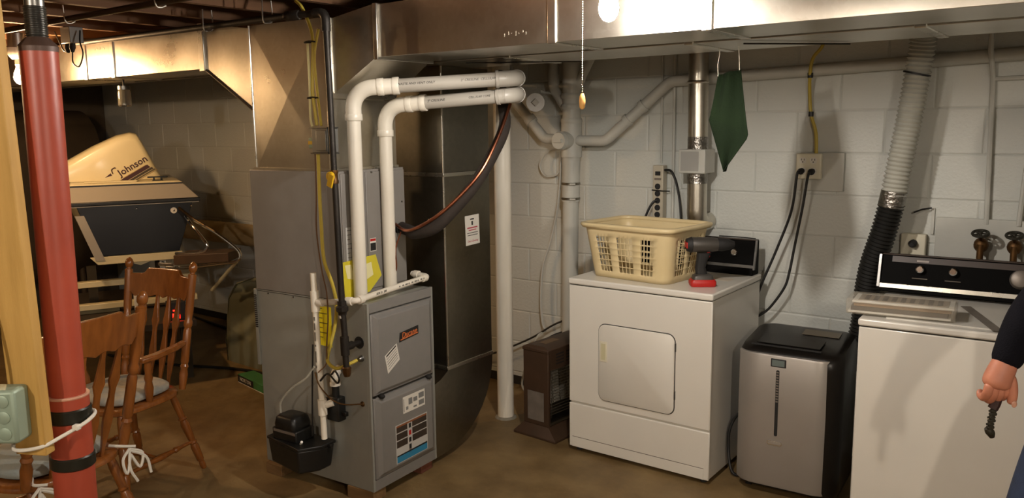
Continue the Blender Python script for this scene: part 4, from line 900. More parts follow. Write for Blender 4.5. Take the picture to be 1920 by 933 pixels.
# ------------------------------------------------------------------ cordless drill
dl_ = thing('cordless_drill', 'cordless drill with red battery standing on the dryer top', 'drill', (-1.525, 3.535, DH + .0015), R(35)); dl_.scale = (1.15, 1.15, 1.15)
MB().rings([[(x, y, z) for x, y in rrect(w, d, .012, 3)] for w, d, z in ((.098, .064, 0), (.104, .068, .008), (.104, .068, .020), (.092, .058, .028))]).build('battery', M_red, dl_, ang=40)
MB().rings([[(x, y, z) for x, y in rrect(w, d, .012, 3)] for w, d, z in ((.085, .056, .0275), (.080, .052, .042), (.050, .040, .050))]).build('base', M_toolgrey, dl_, ang=40)
MB().rings([[(cx + x, y, z) for x, y in rrect(w, d, .014, 4)] for cx, w, d, z in ((-.004, .046, .036, .046), (-.010, .042, .034, .075), (-.004, .044, .036, .105), (.004, .055, .040, .135))]).build('grip', M_blackm, dl_, ang=50)
MB().turned((-.066, 0, .168), (.058, 0, .168), [(0, .018), (.04, .027), (.12, .031), (.5, .031), (.8, .030), (1, .026)], 20).build('motor_housing', M_toolgrey, dl_)
MB().turned((-.069, 0, .168), (-.045, 0, .168), [(0, .016), (.1, .026), (.9, .0325), (1, .031)], 20).build('rear_cap', M_blackm, dl_)
MB().box((-.068, 0, .168), (.006, .050, .024)).build('red_stripe', M_red, dl_, bev=.002)
MB().turned((.055, 0, .168), (.125, 0, .168), [(0, .026), (.3, .027), (.7, .022), (1, .012)], 18).build('chuck', M_blackm, dl_)
MB().box((.022, 0, .130), (.012, .012, .026)).build('trigger', M_red, dl_, bev=.002)

# ------------------------------------------------------------------ portable air conditioner
ac = thing('air_conditioner', 'silver and black portable air conditioner between dryer and washer', 'air conditioner', (-1.098, 3.635, 0), R(3.0))
AW, AD = .450, .365
def acr(w, d, r, z, cy=0, tilt=0): return [(x, cy + y, z + tilt * y) for x, y in rrect(w, d, r, 6)]
MB().rings([acr(AW - .02, AD - .03, .06, .028), acr(AW, AD, .07, .06), acr(AW, AD, .07, .60), acr(AW, AD, .07, .655, 0, .10), acr(AW - .02, AD - .03, .07, .682, .006, .12), acr(AW - .08, AD - .10, .05, .690, .012, .12)]).build('body', M_accblk, ac, ang=50)
fp = []
for z, dy in ((.045, .0), (.06, -.004), (.40, -.006), (.640, -.004), (.648, .0)):
    ring = []
    for k in range(13):
        t = -1 + 2 * k / 12; x = -.012 + t * (AW / 2 - .018); y = -AD / 2 - .010 + .045 * max(0, abs(t) - .72) ** 1.5 / (.28 ** 1.5) * 1.0
        ring.append((x, y + dy, z))
    fp.append(ring + [(p[0] * .97, p[1] + .03, p[2]) for p in reversed(ring)])
MB().rings(fp).build('front_panel', M_silver, ac, ang=40)
yf = -AD / 2 - .0165
MB().bb((-.068, yf - .001, .598), (-.002, yf + .012, .635)).build('display', M_ink, ac, bev=.003)
MB().bb((-.062, yf - .0018, .603), (-.008, yf - .0008, .630)).build('display_glass', M_lcd, ac)
MB().prism([(-.036 + a, yf + .002, .435 + b) for a, b in rrect(.014, .30, .006, 3)], (0, -.0025, 0)).build('indicator_slot', M_ink, ac)
for i in range(12): MB().bb((-.041, yf - .0012, .44 + i * .012), (-.031, yf - .0004, .446 + i * .012)).build('indicator_mark', M_tag, ac)
MB().prism([(-.04 + a, yf + .0005, .252 + b) for a, b in rrect(.066, .020, .009, 4)], (0, -.002, 0)).build('brand_oval', M_chrome, ac)
MB().prism([(-.04 + a, yf - .0015, .253 + b) for a, b in rrect(.058, .013, .006, 4)], (0, -.001, 0)).build('brand_plate', M_silver, ac)
MB().hexa([(-.15, -.13, .681), (.12, -.13, .681), (.12, -.02, .690), (-.15, -.02, .690), (-.15, -.13, .6845), (.12, -.13, .6845), (.12, -.02, .6945), (-.15, -.02, .6945)]).build('louver_flap', M_accblk, ac)
MB().hexa([(-.17, -.150, .674), (.13, -.150, .674), (.13, -.140, .674), (-.17, -.140, .674), (-.17, -.150, .680), (.13, -.150, .680), (.13, -.140, .680), (-.17, -.140, .680)]).build('louver_slot', M_ink, ac)
MB().hexa([(.0, .05, .697), (.16, .05, .697), (.16, .11, .704), (.0, .11, .704), (.0, .05, .700), (.16, .05, .700), (.16, .11, .708), (.0, .11, .708)]).build('tape_strip', mat('tape_film', '#6b6355', .3, alpha=.8), ac)
for x in (-.17, .17):
    for y in (-.12, .12): MB().cyl((x - .012, y, .016), (x + .012, y, .016), .016, n=14).build('caster', M_rubber, ac)
tag(MB().tube([(-1.30, 3.66, .30), (-1.352, 3.60, .295), (-1.385, 3.57, .22), (-1.385, 3.56, .12), (-1.36, 3.54, .03), (-1.325, 3.55, .012), (-1.30, 3.58, .05)], .0075, 8, 8).build('black_cord', M_cord), 'black cord looping to the floor between dryer and air conditioner', 'cord')

# ------------------------------------------------------------------ washer
wa = thing('washer', 'white top-loading washer with black console partly behind the person', 'washer', (-.765, 3.262, 0), R(2.6))
WW, WDp, WH = .690, .625, .90
MB().bb((.003, .004, .02), (WW - .003, WDp, .868)).build('body', M_white, wa, bev=.006)
MB().bb((0, -.004, .872), (WW, WDp + .004, WH)).build('top', M_white, wa, bev=.008, seg=3)
MB().bb((.006, .004, .8675), (WW - .006, WDp - .01, .8725)).build('top_gap', M_seamdark, wa)
MB().bb((.09, .05, WH - .001), (.60, .50, WH + .004)).build('lid', M_white, wa, bev=.003)
y0 = WDp - .085; y1 = WDp + .002
MB().prism([(-.02, y0, WH + .012), (-.02, y1, WH + .002), (-.02, y1, WH + .168), (-.02, y0 + .05, WH + .168), (-.02, y0 + .008, WH + .035)], (WW + .03, 0, 0)).build('console', M_con, wa, bev=.003)
MB().prism([(-.034, y0 - .004, WH + .03), (-.034, y0 + .022, WH + .03), (-.034, y0 + .062, WH + .172), (-.034, y0 + .040, WH + .172)], (.014, 0, 0)).build('end_trim', M_steel, wa, bev=.002)
MB().hexa([(-.02, y0 - .004, WH + .030), (WW + .01, y0 - .004, WH + .030), (WW + .01, y0 + .004, WH + .030), (-.02, y0 + .004, WH + .030), (-.02, y0 - .001, WH + .048), (WW + .01, y0 - .001, WH + .048), (WW + .01, y0 + .010, WH + .048), (-.02, y0 + .010, WH + .048)]).build('console_trim', M_seam, wa)
MB().bb((-.02, y0 + .052, WH + .168), (WW + .01, y1 - .01, WH + .172)).build('console_cap', mat('console_brown', '#3a2d25', .45), wa)
MB().prism([(.02, y0 + .038, WH + .140), (.02, y0 + .047, WH + .164), (.02, y0 + .049, WH + .164), (.02, y0 + .040, WH + .140)], (WW - .06, 0, 0)).build('wood_strip', mat('console_brown', '#3a2d25', .45), wa)
MB().hexa([(.118, y0 + .039, WH + .146), (.165, y0 + .039, WH + .146), (.165, y0 + .041, WH + .146), (.118, y0 + .041, WH + .146), (.118, y0 + .0415, WH + .153), (.165, y0 + .0415, WH + .153), (.165, y0 + .0435, WH + .153), (.118, y0 + .0435, WH + .153)]).build('brand_bar', M_tag, wa)
for x in (.135, .262):
    k_ = MB().turned((x, y0 + .033, WH + .112), (x, y0 + .004, WH + .120), [(0, .022), (.5, .019), (.9, .016), (1, .012)], 18).build('knob', M_chrome, wa)
    MB().bb((x - .03, y0 + .018, WH + .075), (x + .03, y0 + .0195, WH + .078)).build('knob_print', M_tag, wa)
dial = MB().turned((.505, y0 + .03, WH + .105), (.505, y0 - .004, WH + .115), [(0, .040), (.4, .038), (.9, .034), (1, .028)], 24).build('timer_dial', M_tag, wa)
for x, y in ((.04, .04), (WW - .04, .04), (.04, WDp - .04), (WW - .04, WDp - .04)): MB().cyl((x, y, 0), (x, y, .022), .016).build('foot', M_rubber, wa)
# packaged registers on the washer
rg = thing('packaged_register', 'shrink-wrapped pair of metal floor registers on washer edge', 'package', (-.64, 3.40, WH + .006), R(6))
MB().bb((-.185, -.075, .004), (.175, .075, .012)).build('lower_plate', M_whitepl, rg, bev=.003)
MB().bb((-.175, -.065, .010), (.165, .065, .030)).build('lower_box', M_lbrown, rg, bev=.002)
MB().bb((-.170, -.077, .044), (.185, .077, .053)).build('upper_plate', M_whitepl, rg, bev=.003)
MB().bb((-.165, -.068, .030), (.175, .068, .044)).build('upper_box', M_tan, rg, bev=.002)
MB().bb((-.15, -.06, .0532), (.165, .06, .0542)).build('damper_face', mat('tan_grey', '#a39582', .45), rg)
for i in range(9): MB().bb((-.13 + i * .032, -.05, .0542), (-.113 + i * .032, .05, .0552)).build('louver_slat', M_tag, rg)
MB().bb((-.192, -.079, -.001), (.192, .080, .060)).build('plastic_wrap', M_clear, rg, bev=.006)
rl_ = MB().bb((-.205, -.018, 0), (.205, .018, .0015)).build('metal_rule', M_tag); rl_.location = (-.378, 3.492, WH + .006); rl_.rotation_euler = (0, 0, R(-68)); tag(rl_, 'grey metal rule lying across the washer top beside registers', 'ruler')

# ------------------------------------------------------------------ brown gas space heater
ht = thing('space_heater', 'brown metal space heater with wire guard beside the dryer', 'heater', (-2.40, 3.62, 0), R(-4))
# local: front faces +x (towards the dryer), narrow side faces the camera
HD, HWd, HH = .17, .40, .47
MB().prism([(-.125, -.225, 0), (.16, -.225, 0), (.16, .215, 0), (-.125, .215, 0)], (0, 0, .014)).build('base_plate', M_brown, ht, bev=.003)
MB().rings([[(-.125, -.225, .014), (.16, -.225, .014), (.16, .215, .014), (-.125, .215, .014)], [(-.085, -.185, .06), (.085, -.185, .06), (.085, .20, .06), (-.085, .20, .06)]]).build('base_skirt', M_brown, ht)
MB().bb((-.085, -.185, .06), (.085, -.165, HH)).build('side_panel', M_brown, ht, bev=.003)
MB().bb((-.085, .18, .06), (.085, .20, HH)).build('side_panel', M_brown, ht, bev=.003)
MB().bb((-.085, -.165, .06), (-.07, .18, HH)).build('back_panel', M_brown, ht)
tp = MB().rings([[(-.088, -.19, HH - .005), (.088, -.19, HH - .005), (.088, .205, HH - .005), (-.088, .205, HH - .005)], [(-.088, -.19, HH + .012), (.088, -.19, HH + .012), (.088, .205, HH + .012), (-.088, .205, HH + .012)], [(-.06, -.175, HH + .026), (.05, -.175, HH + .026), (.05, .19, HH + .026), (-.06, .19, HH + .026)]]).build('top_cover', M_brown, ht, bev=.003)
hood = MB().hexa([(.03, -.165, .37), (.088, -.165, .37), (.088, .18, .37), (.03, .18, .37), (.03, -.165, HH), (.088, -.165, HH), (.088, .18, HH), (.03, .18, HH)]).build('hood', M_brown, ht)
for i in range(4):
    for j in range(3): MB().bb((.0875, -.12 + j * .09, .395 + i * .017), (.0888, -.05 + j * .09, .402 + i * .017)).build('louver_slot', M_ink, ht)
MB().hexa([(-.06, -.16, .10), (-.02, -.16, .10), (-.02, .175, .10), (-.06, .175, .10), (-.068, -.16, .37), (-.055, -.16, .37), (-.055, .175, .37), (-.068, .175, .37)]).build('reflector', M_refl, ht)
for i in range(5):
    y = -.12 + i * .062; MB().hexa([(-.045, y, .13), (-.02, y, .13), (-.02, y + .05, .13), (-.045, y + .05, .13), (-.05, y, .34), (-.035, y, .34), (-.035, y + .05, .34), (-.05, y + .05, .34)]).build('radiant_panel', mat('ceramic_grey', '#a8a294', .8, 0, '#8c8678', 60, .5, .3, 120), ht)
for i in range(16):
    z = .12 + i * .016; MB().tube([(.02, -.165, z), (.075, -.15, z), (.082, 0, z), (.075, .165, z), (.02, .18, z)], .0022, 5).build('guard_wire', M_wirem, ht)
for y in (-.145, .16): MB().tube([(.074, y, .10), (.078, y, .24), (.070, y, .37)], .0028, 5).build('guard_upright', M_wirem, ht)
pl_ = MB().bb((-.055, -.187, .085), (.055, -.1855, .245)).build('rating_plate', M_tag, ht)
MB().bb((-.03, -.12, HH + .0262), (.02, .0, HH + .0268)).build('top_label', mat('brown_label', '#6b5236', .5), ht)
MB().hexa([(.0, -.165, .065), (.085, -.165, .065), (.085, .18, .065), (.0, .18, .065), (-.03, -.165, .11), (.06, -.165, .085), (.06, .18, .085), (-.03, .18, .11)]).build('burner_tray', M_refl, ht)

# ------------------------------------------------------------------ red post, stud and wiring
PXp, PYp = -2.0, .886
rpst = thing('steel_post', 'red oxide steel column with threaded screw jack on top', 'post', (PXp, PYp, 0))
cr0 = V(.802, .597, 0)
def ax(z): return cr0 * (-.022 * (1.84 - z) / 1.84) + V(0, 0, z)
MB().cyl(ax(1.016), ax(1.835), .0405, n=32).build('upper_tube', M_redpost, rpst)
MB().cyl(ax(.012), ax(1.02), .047, n=32).build('lower_tube', M_redpost, rpst)
MB().bb((-.11, -.10, 0), (.07, .08, .012)).build('base_plate', M_redpost, rpst, bev=.002)
MB().turned((0, 0, 1.83), (0, 0, 1.862), [(0, .041), (.35, .042), (.5, .039), (1, .024)], 32).build('cap_plate', mat('dark_cap', '#4d3b33', .5, .3), rpst)
pf = [(0, .023)]
for k in range(14): t = (k + .5) / 14; pf += [(t - .02, .0215), (t + .015, .0245)]
pf += [(1, .023)]
MB().turned((0, 0, 1.862), (0, 0, 1.93), pf, 20).build('thread', M_steel, rpst)
MB().cyl((0, 0, 1.93), (0, 0, 1.975), .021, n=20).build('screw_shaft', M_steel, rpst)
MB().bb((-.08, -.08, 1.975), (.08, .08, 1.984)).build('top_plate', M_steel, rpst)
MB().turned(ax(1.016), ax(1.022), [(0, .0475), (.5, .0485), (1, .0475)], 32).build('tube_lip', mat('pale_edge', '#b98a72', .5), rpst)
for z0, z1, lab in ((.955, .990, 'upper black tape band wrapped around red steel post'), (.838, .870, 'lower black tape band wrapped around red steel post')):
    MBt = MB().turned(ax(z0) + V(PXp, PYp, 0), ax(z1) + V(PXp, PYp, 0), [(0, .0475), (.1, .0505), (.9, .0505), (1, .0475)], 32).build('tape_band', M_tape); tag(MBt, lab, 'tape')
# yellow pine stud strapped to the post
wst = thing('wood_stud', 'yellow pine stud strapped upright against the red post', 'stud', (-2.03, .79, .90))
def stud_pt(a, b, z):
    f = (z - .90) / 1.08; base = V(-1.990 - .022 * f, .805 - .010 * f, z); u = V(.80, .60, 0); w = V(-.60, .80, 0)
    return base + u * a + w * b
MB().hexa([stud_pt(a, b, .905) for a, b in ((-.052, -.02), (.028, -.035), (.030, .0), (-.052, .02))] + [stud_pt(a, b, 1.984) for a, b in ((-.052, -.02), (.028, -.035), (.030, .0), (-.052, .02))]).build('board', M_pine, wst, world=True, bev=.003)
zt2 = MB().tube([V(-2.045, .780, .945), V(-2.00, .748, .925), V(-1.955, .785, .928), V(-1.953, .83, .938), V(-1.950, .895, .960), V(-2.0, .935, .965), V(-2.065, .90, .96), V(-2.08, .83, .95)], .0045, 8, 6, True).build('zip_tie', M_tie); tag(zt2, 'white zip tie around wooden stud and red post', 'zip tie')
o = MB().box((-1.950, .868, .952), (.016, .016, .014), (0, 0, .5)).build('zip_tie_head', M_tie, zt2, bev=.003)
eb = thing('electrical_box', 'green-grey metal electrical box with knockouts fixed to wooden stud', 'electrical box', (-1.985, .738, .955), R(37))
MB().bb((-.105, -.03, .0), (.035, .03, .125)).build('box', M_gbox, eb, bev=.008)
for z in (.025, .063, .100): MB().turned((.008, -.029, z), (.008, -.033, z), [(0, .015), (.6, .015), (1, .012)], 16).build('knockout', M_gbox, eb)
MB().bb((-.12, -.046, -.012), (-.028, -.030, .118)).build('cover_plate', M_whitepl, eb, bev=.004)
tag(MB().tube([(-2.068, .745, 1.90), (-2.06, .742, 1.60), (-2.052, .738, 1.40), (-2.035, .737, 1.25), (-2.025, .735, 1.15), (-2.02, .73, 1.075)], .008, 8, 6).build('cable', M_cream_paper), 'white cable running down wooden stud into electrical box', 'cable')
tag(MB().tube([(-2.045, .728, 1.62), (-2.03, .722, 1.42), (-2.035, .722, 1.33), (-2.008, .722, 1.22), (-1.995, .722, 1.10), (-2.000, .690, 1.02), (-2.025, .680, .99), (-2.00, .685, .93), (-2.01, .68, .80), (-2.05, .66, .55)], .0045, 8, 8).build('black_cord', M_cord), 'black cord draped over electrical box on the stud', 'cord')
# ------------------------------------------------------------------ dining chairs
LEG = [(0, .013), (.05, .016), (.10, .013), (.12, .018), (.30, .021), (.34, .016), (.36, .022), (.38, .016), (.60, .023), (.66, .016), (.68, .022), (.70, .016), (.9, .019), (1, .015)]
POST = [(0, .016), (.12, .021), (.16, .016), (.18, .021), (.20, .016), (.22, .020), (.46, .019), (.48, .015), (.50, .021), (.53, .021), (.55, .016), (.60, .020), (.90, .020), (.905, .012), (.915, .012), (.93, .019), (.96, .021), (.985, .014), (1, .003)]
STR = [(0, .008), (.2, .010), (.28, .015), (.30, .010), (.5, .017), (.70, .010), (.72, .015), (.8, .010), (1, .008)]
ARMS = [(0, .013), (.2, .019), (.35, .022), (.5, .016), (.6, .021), (.7, .015), (.85, .018), (1, .012)]
def chair(label, loc, rz, s, arms, lean=.11):
    """local frame: +y forward, +x the sitter's right-hand side seen from behind"""
    t = thing('dining_chair', label, 'chair', loc, rz, None)
    SZ = .445
    def P(x, y, z): return V(x * s, y * s, z * s)
    ring = []
    for k in range(28):
        a = 2 * PI * k / 28; ca, sa = math.cos(a), math.sin(a)
        ex = math.copysign(abs(ca) ** .55, ca) * (.225 + .012 * sa); ey = math.copysign(abs(sa) ** .55, sa) * .215; ring.append((ex, ey))
    MB().rings([[P(x * .90, y * .90, SZ - .038) for x, y in ring], [P(x, y, SZ - .026) for x, y in ring], [P(x, y, SZ - .010) for x, y in ring], [P(x * .95, y * .95, SZ) for x, y in ring], [P(x * .6, y * .6, SZ - .008) for x, y in ring]]).build('seat', M_oak, t, ang=50)
    for sx in (-1, 1):
        MB().turned(P(sx * .225, .205, 0), P(sx * .165, .15, SZ - .03), [(a, b * s) for a, b in LEG]).build('leg', M_oak, t)
        MB().turned(P(sx * .225, -.265, 0), P(sx * .160, -.155, SZ - .03), [(a, b * s) for a, b in LEG]).build('leg', M_oak, t)
        MB().turned(P(sx * .208, .19, .14), P(sx * .205, -.222, .155), [(a, b * s) for a, b in STR]).build('stretcher', M_oak, t)
        MB().turned(P(sx * .20, -.185, SZ - .005), P(sx * .222, -.185 - lean, 1.065), [(a, b * s) for a, b in POST], 14).build('back_post', M_oak, t)
    MB().turned(P(-.20, -.01, .147), P(.20, -.01, .147), [(a, b * s) for a, b in STR]).build('stretcher', M_oak, t)
    MB().turned(P(-.19, .18, .24), P(.19, .18, .24), [(a, b * s) for a, b in STR]).build('stretcher', M_oak, t)
    # crest rail: curved, scalloped below, raised in the middle
    n = 24; fr_, bk = [], []
    def back_y(z, u): return -.185 - lean * (z - SZ) / .62 - .035 * (1 - u * u)
    top, bot = [], []
    for k in range(n + 1):
        u = -1 + 2 * k / n; x = u * .208
        zt__ = .985 + (.028 if abs(u) < .50 else (.028 * max(0, 1 - (abs(u) - .50) / .12)))
        zb__ = .865 + .014 * abs(math.sin(u * PI * 2.5)) + (.012 if abs(u) > .85 else 0)
        top.append((x, zt__, u)); bot.append((x, zb__, u))
    mbc = MB(); rgs = []
    for (x, zt__, u), (_, zb__, _) in zip(top, bot):
        rgs.append([P(x, back_y(zb__, u) + .010, zb__), P(x, back_y(zt__, u) + .009, zt__), P(x, back_y(zt__, u) - .009, zt__), P(x, back_y(zb__, u) - .010, zb__)])
    mbc.rings(rgs); mbc.build('crest_rail', M_oak, t, ang=40, bev=.003 * s)
    for u in (-.62, -.21, .21, .62):
        x0 = u * .165; x1 = u * .19; z0, z1 = SZ - .006, .885
        w = [(0, .007), (.10, .008), (.30, .019), (.36, .021), (.55, .011), (.62, .012), (.70, .023), (.76, .018), (.92, .009), (1, .009)]
        rgs = []
        for f, hw in w:
            z = z0 + (z1 - z0) * f; x = x0 + (x1 - x0) * f; y = back_y(z, u) + .022 * (1 - f)
            rgs.append([P(x - hw, y - .006, z), P(x + hw, y - .006, z), P(x + hw, y + .006, z), P(x - hw, y + .006, z)])
        MB().rings(rgs).build('spindle', M_oak, t, ang=40, bev=.0015)
    if arms:
        for sx in (-1, 1):
            path = [(.207, -.212, .672), (.235, -.12, .668), (.245, .0, .662), (.238, .085, .660)]
            rgs = []
            for i, (x, y, z) in enumerate(path):
                hw = (.016, .020, .025, .022)[i]; rgs.append([P(sx * x - hw, y, z - .012), P(sx * x + hw, y, z - .012), P(sx * x + hw, y, z + .012), P(sx * x - hw, y, z + .012)])
            MB().rings(rgs).build('arm_rest', M_oak, t, ang=40, bev=.006)
            MB().turned(P(sx * .205, .02, SZ - .01), P(sx * .238, .04, .652), [(a, b * s) for a, b in ARMS]).build('arm_support', M_oak, t)
    return t, P
def cushion(label, t, P, m, loc, rz, s, bows):
    c = thing('seat_cushion', label, 'cushion', V(loc) + V(0, 0, .445 * s + .003), rz)
    ring = [(math.copysign(abs(math.cos(2 * PI * k / 28)) ** .6, math.cos(2 * PI * k / 28)) * .195, math.copysign(abs(math.sin(2 * PI * k / 28)) ** .6, math.sin(2 * PI * k / 28)) * .185 + .005) for k in range(28)]
    def q(x, y, z): return V(x * s, y * s, z * s)
    MB().rings([[q(x * .90, y * .90, .0) for x, y in ring], [q(x * 1.0, y * 1.0, .010) for x, y in ring], [q(x * 1.0, y, .028) for x, y in ring], [q(x * .9, y * .9, .042) for x, y in ring], [q(x * .5, y * .5, .046) for x, y in ring]]).build('pad', m, c, ang=80)
    for sx in bows:
        bx, by = sx * .185, -.205
        for pts in ([(bx * .85, -.16, .012), (bx, by, .006), (bx + .03, by - .03, .0)], [(bx, by - .03, .0), (bx - .04, by - .04, -.03), (bx - .03, by - .045, -.085), (bx, by - .035, -.02)], [(bx, by - .03, 0), (bx + .05, by - .04, -.03), (bx + .03, by - .045, -.08), (bx, by - .035, -.02)], [(bx, by - .03, -.005), (bx - .015, by - .045, -.07), (bx + .01, by - .05, -.13)], [(bx, by - .03, -.005), (bx + .06, by - .045, -.05), (bx + .075, by - .05, -.12)]):
            MB().tube([q(*p) for p in pts], .0055, 6, 5).build('tie', M_tie, c)
    return c
# captain's chair facing the camera side, and the side chair in front of it
lA, rA, sA = (-3.673, 1.853, 0), R(-77.8 - 90), .9635
tA, PA = chair('honey oak captain chair with arms turned towards the open floor', lA, rA, sA, True, .11)
cushion('patterned pale cushion on seat of the oak captain chair', tA, PA, M_cushp, lA, rA, sA, ())
lB, rB, sB = (-3.141, 1.266, 0), R(192.9 - 90), 1.0
tB, PB = chair('honey oak spindle-back side chair without arms behind the red post', lB, rB, sB, False, .15)
cushion('blue-grey tied cushion on seat of the armless oak chair', tB, PB, M_cush, lB, rB, sB, (-1, 1))
# ------------------------------------------------------------------ boat corner
BO = V(-5.31, 2.885, 0); BA = R(65)
bt = thing('boat', 'small boat with navy transom and grey gunwale stored in the corner', 'boat', BO, BA)
# local x to the right along the transom, y away towards the bow
sec = lambda w, zt, zb, k: [(-w, zt), (-w * .72, zb + .06), (-w * .30, zb - .01 * k), (0, zb - .05 * k), (w * .30, zb - .01 * k), (w * .72, zb + .06), (w, zt)]
rgs = []
for y, w, zt__, zb__, k in ((.02, .365, 1.175, .79, 1), (.5, .42, 1.185, .78, 1), (.95, .38, 1.20, .82, 1), (1.25, .24, 1.24, .90, 1), (1.42, .04, 1.28, 1.08, .3)):
    rgs.append([(x, y, z) for x, z in sec(w, zt__, zb__, k)])
MB().rings(rgs).build('hull', M_cream, bt, ang=30)
MB().prism([(-.365, 0, 1.178), (-.252, 0, .822), (.252, 0, .822), (.365, 0, 1.178)], (0, .018, 0)).build('transom_panel', M_navy, bt, bev=.004)
MB().prism([(-.372, -.004, 1.10), (-.272, -.004, .795), (-.215, -.004, .795), (-.318, -.004, 1.10)], (0, .004, 0)).build('side_band', M_greyrim, bt)
MB().prism([(-.305, .003, .818), (-.26, .003, .765), (.255, .003, .765), (.27, .003, .818)], (0, .017, 0)).build('lower_band', M_cream, bt, bev=.003)
MB().hexa([(-.40, -.035, 1.188), (.40, -.035, 1.188), (.40, .10, 1.188), (-.40, .10, 1.188), (-.385, .05, 1.293), (.305, .05, 1.293), (.305, .20, 1.293), (-.385, .20, 1.293)]).build('gunwale', M_greyrim, bt, bev=.006)
MB().bb((-.405, -.045, 1.165), (.405, -.02, 1.190)).build('rub_rail', M_black, bt, bev=.005)
MB().bb((-.395, -.038, 1.158), (.395, -.028, 1.164)).build('rail_trim', M_greyrim, bt)
MB().hexa([(-.39, .045, 1.293), (.310, .045, 1.293), (.33, .9, 1.293), (-.39, .9, 1.293), (-.38, .055, 1.306), (.28, .055, 1.306), (.30, .9, 1.306), (-.38, .9, 1.306)]).build('aft_deck', M_cream, bt, bev=.004)
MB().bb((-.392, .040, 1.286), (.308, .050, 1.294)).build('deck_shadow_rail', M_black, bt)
cl = MB(); cl.bb((.12, .10, 1.306), (.19, .115, 1.312)); cl.bb((.125, .103, 1.312), (.137, .112, 1.33)); cl.bb((.172, .103, 1.312), (.184, .112, 1.33)); cl.bb((.09, .10, 1.328), (.22, .115, 1.337)); cl.build('cleat', M_black, bt, bev=.002)
em = MB().cyl((.232, -.006, 1.105), (.232, .002, 1.105), .021, n=20).build('drain_cap', M_plab, bt)
MB().prism([(.226, -.0065, 1.098), (.240, -.0065, 1.098), (.237, -.0065, 1.114)], (0, -.001, 0)).build('cap_mark', M_ink, em)
for x in (.0, .345): MB().turned((x, -.010, 1.13), (x, .002, 1.13), [(0, .004), (.5, .009), (1, .009)], 10).build('transom_bolt', M_chrome, bt)
MB().prism([(-.30, .10, 1.307), (.02, .07, 1.307), (.04, .16, 1.307), (-.22, .2, 1.307)], (0, 0, .006)).build('folded_sheet', mat('pale_sheet', '#e6dcb8', .7), bt, bev=.002)
# keel cradle under the boat
tl_ = thing('boat_trailer', 'cream painted boat cradle with cross beams under navy boat', 'trailer', (-5.45, 2.95, 0), BA)
for y, z, zz in ((-.02, .60, .64), (-.10, .46, .50)):
    MB().bb((-.48, y - .03, z), (.35, y + .03, zz)).build('cross_beam', M_cream, tl_, bev=.004)
MB().bb((-.50, -.66, .40), (.27, .75, .43)).build('bed_board', mat('brown_board', '#352b1e', .8), tl_, bev=.003)
MB().bb((-.50, -.67, .395), (.27, -.66, .434)).build('edge_strip', mat('brown_board', '#352b1e', .8), tl_)
for x in (-.42, -.10, .22):
    for y in (-.45, .6): MB().bb((x - .03, y - .03, 0), (x + .03, y + .03, .40)).build('cradle_leg', mat('cradle_wood', '#2f2719', .85), tl_)
for x in (-.30, .14): MB().bb((x - .03, .1, .43), (x + .03, .16, .72)).build('bunk_post', mat('cradle_wood', '#2f2719', .85), tl_)
st_ = MB().bb((.125, -.065, .50), (.165, -.055, .76)).build('upright_strap', M_plab, tl_)
MB().cyl((.145, -.068, .735), (.145, -.064, .735), .010).build('strap_hole', M_ink, st_)
MB().bb((-.44, -.10, .4305), (-.15, .05, .462)).build('bunk_board', mat('weathered_board', '#8a7d5c', .8), tl_, bev=.003)
MB().bb((-.06, -.14, .4305), (-.02, -.10, .53)).build('bracket', M_plab, tl_, bev=.002)
# outboard motor
om = thing('outboard_motor', 'cream outboard motor cowling with striped lettering tilted on boat', 'motor', BO + Matrix.Rotation(BA, 3, 'Z') @ V(-.12, .42, 1.308), BA)
# side outline (x right, z up) read as a wedge, lofted across its thickness
out = [(-.33, .0), (-.345, .06), (-.30, .12), (-.10, .235), (.05, .305), (.135, .325), (.175, .318), (.205, .27), (.27, .12), (.315, .02), (.32, .0)]
def cow(sc, y): return [((x - .05) * sc + .05, y, max(0, (z - .0) * (1 - (1 - sc) * .9))) for x, z in out]
MB().rings([cow(.86, -.135), cow(.95, -.125), cow(1, -.10), cow(1.02, 0), cow(1, .10), cow(.95, .125), cow(.86, .135)]).build('cowling', M_cowl, om, ang=50)
dd_ = V(.866, 0, .5); uu = V(-.5, 0, .866)
text('lettering', 'Johnson', .066, M_decal, om, (.135, -.1368, .098), dd_, uu, .0006, .0, sx=1.0, bold=.0012)
def stripe(nm, m, off, h, a, b):
    o_ = V(.165, -.1356, .045) + uu * off; MB().prism([o_ + dd_ * a, o_ + dd_ * b, o_ + dd_ * (b + h * .3) + uu * -h, o_ + dd_ * (a + h * .3) + uu * -h], (0, -.0008, 0)).build(nm, m, om)
stripe('thin_stripe', M_gold, .024, .004, -.10, .075)
stripe('stripe', M_decal, .020, .026, -.13, .085); stripe('stripe', mat('brown_decal', '#3a2f1c', .5), -.009, .015, -.09, .10)
stripe('stripe', mat('olive_decal', '#5d5232', .5), -.027, .010, -.05, .11); stripe('thin_stripe', M_gold, -.040, .004, -.02, .12)
MB().prism([(-.045, -.136, .022), (.0, -.136, .035), (-.008, -.136, .052)], (0, -.0008, 0)).build('gull_mark', M_decal, om)
MB().tube([(.005, -.1365, .048), (.0, -.1365, .075), (.018, -.1365, .088), (.026, -.1365, .085)], .004, 6, 4).build('gull_mark', M_decal, om)
MB().bb((-.30, -.12, -.001), (.29, .12, .006)).build('lower_pan', M_blackm, om)
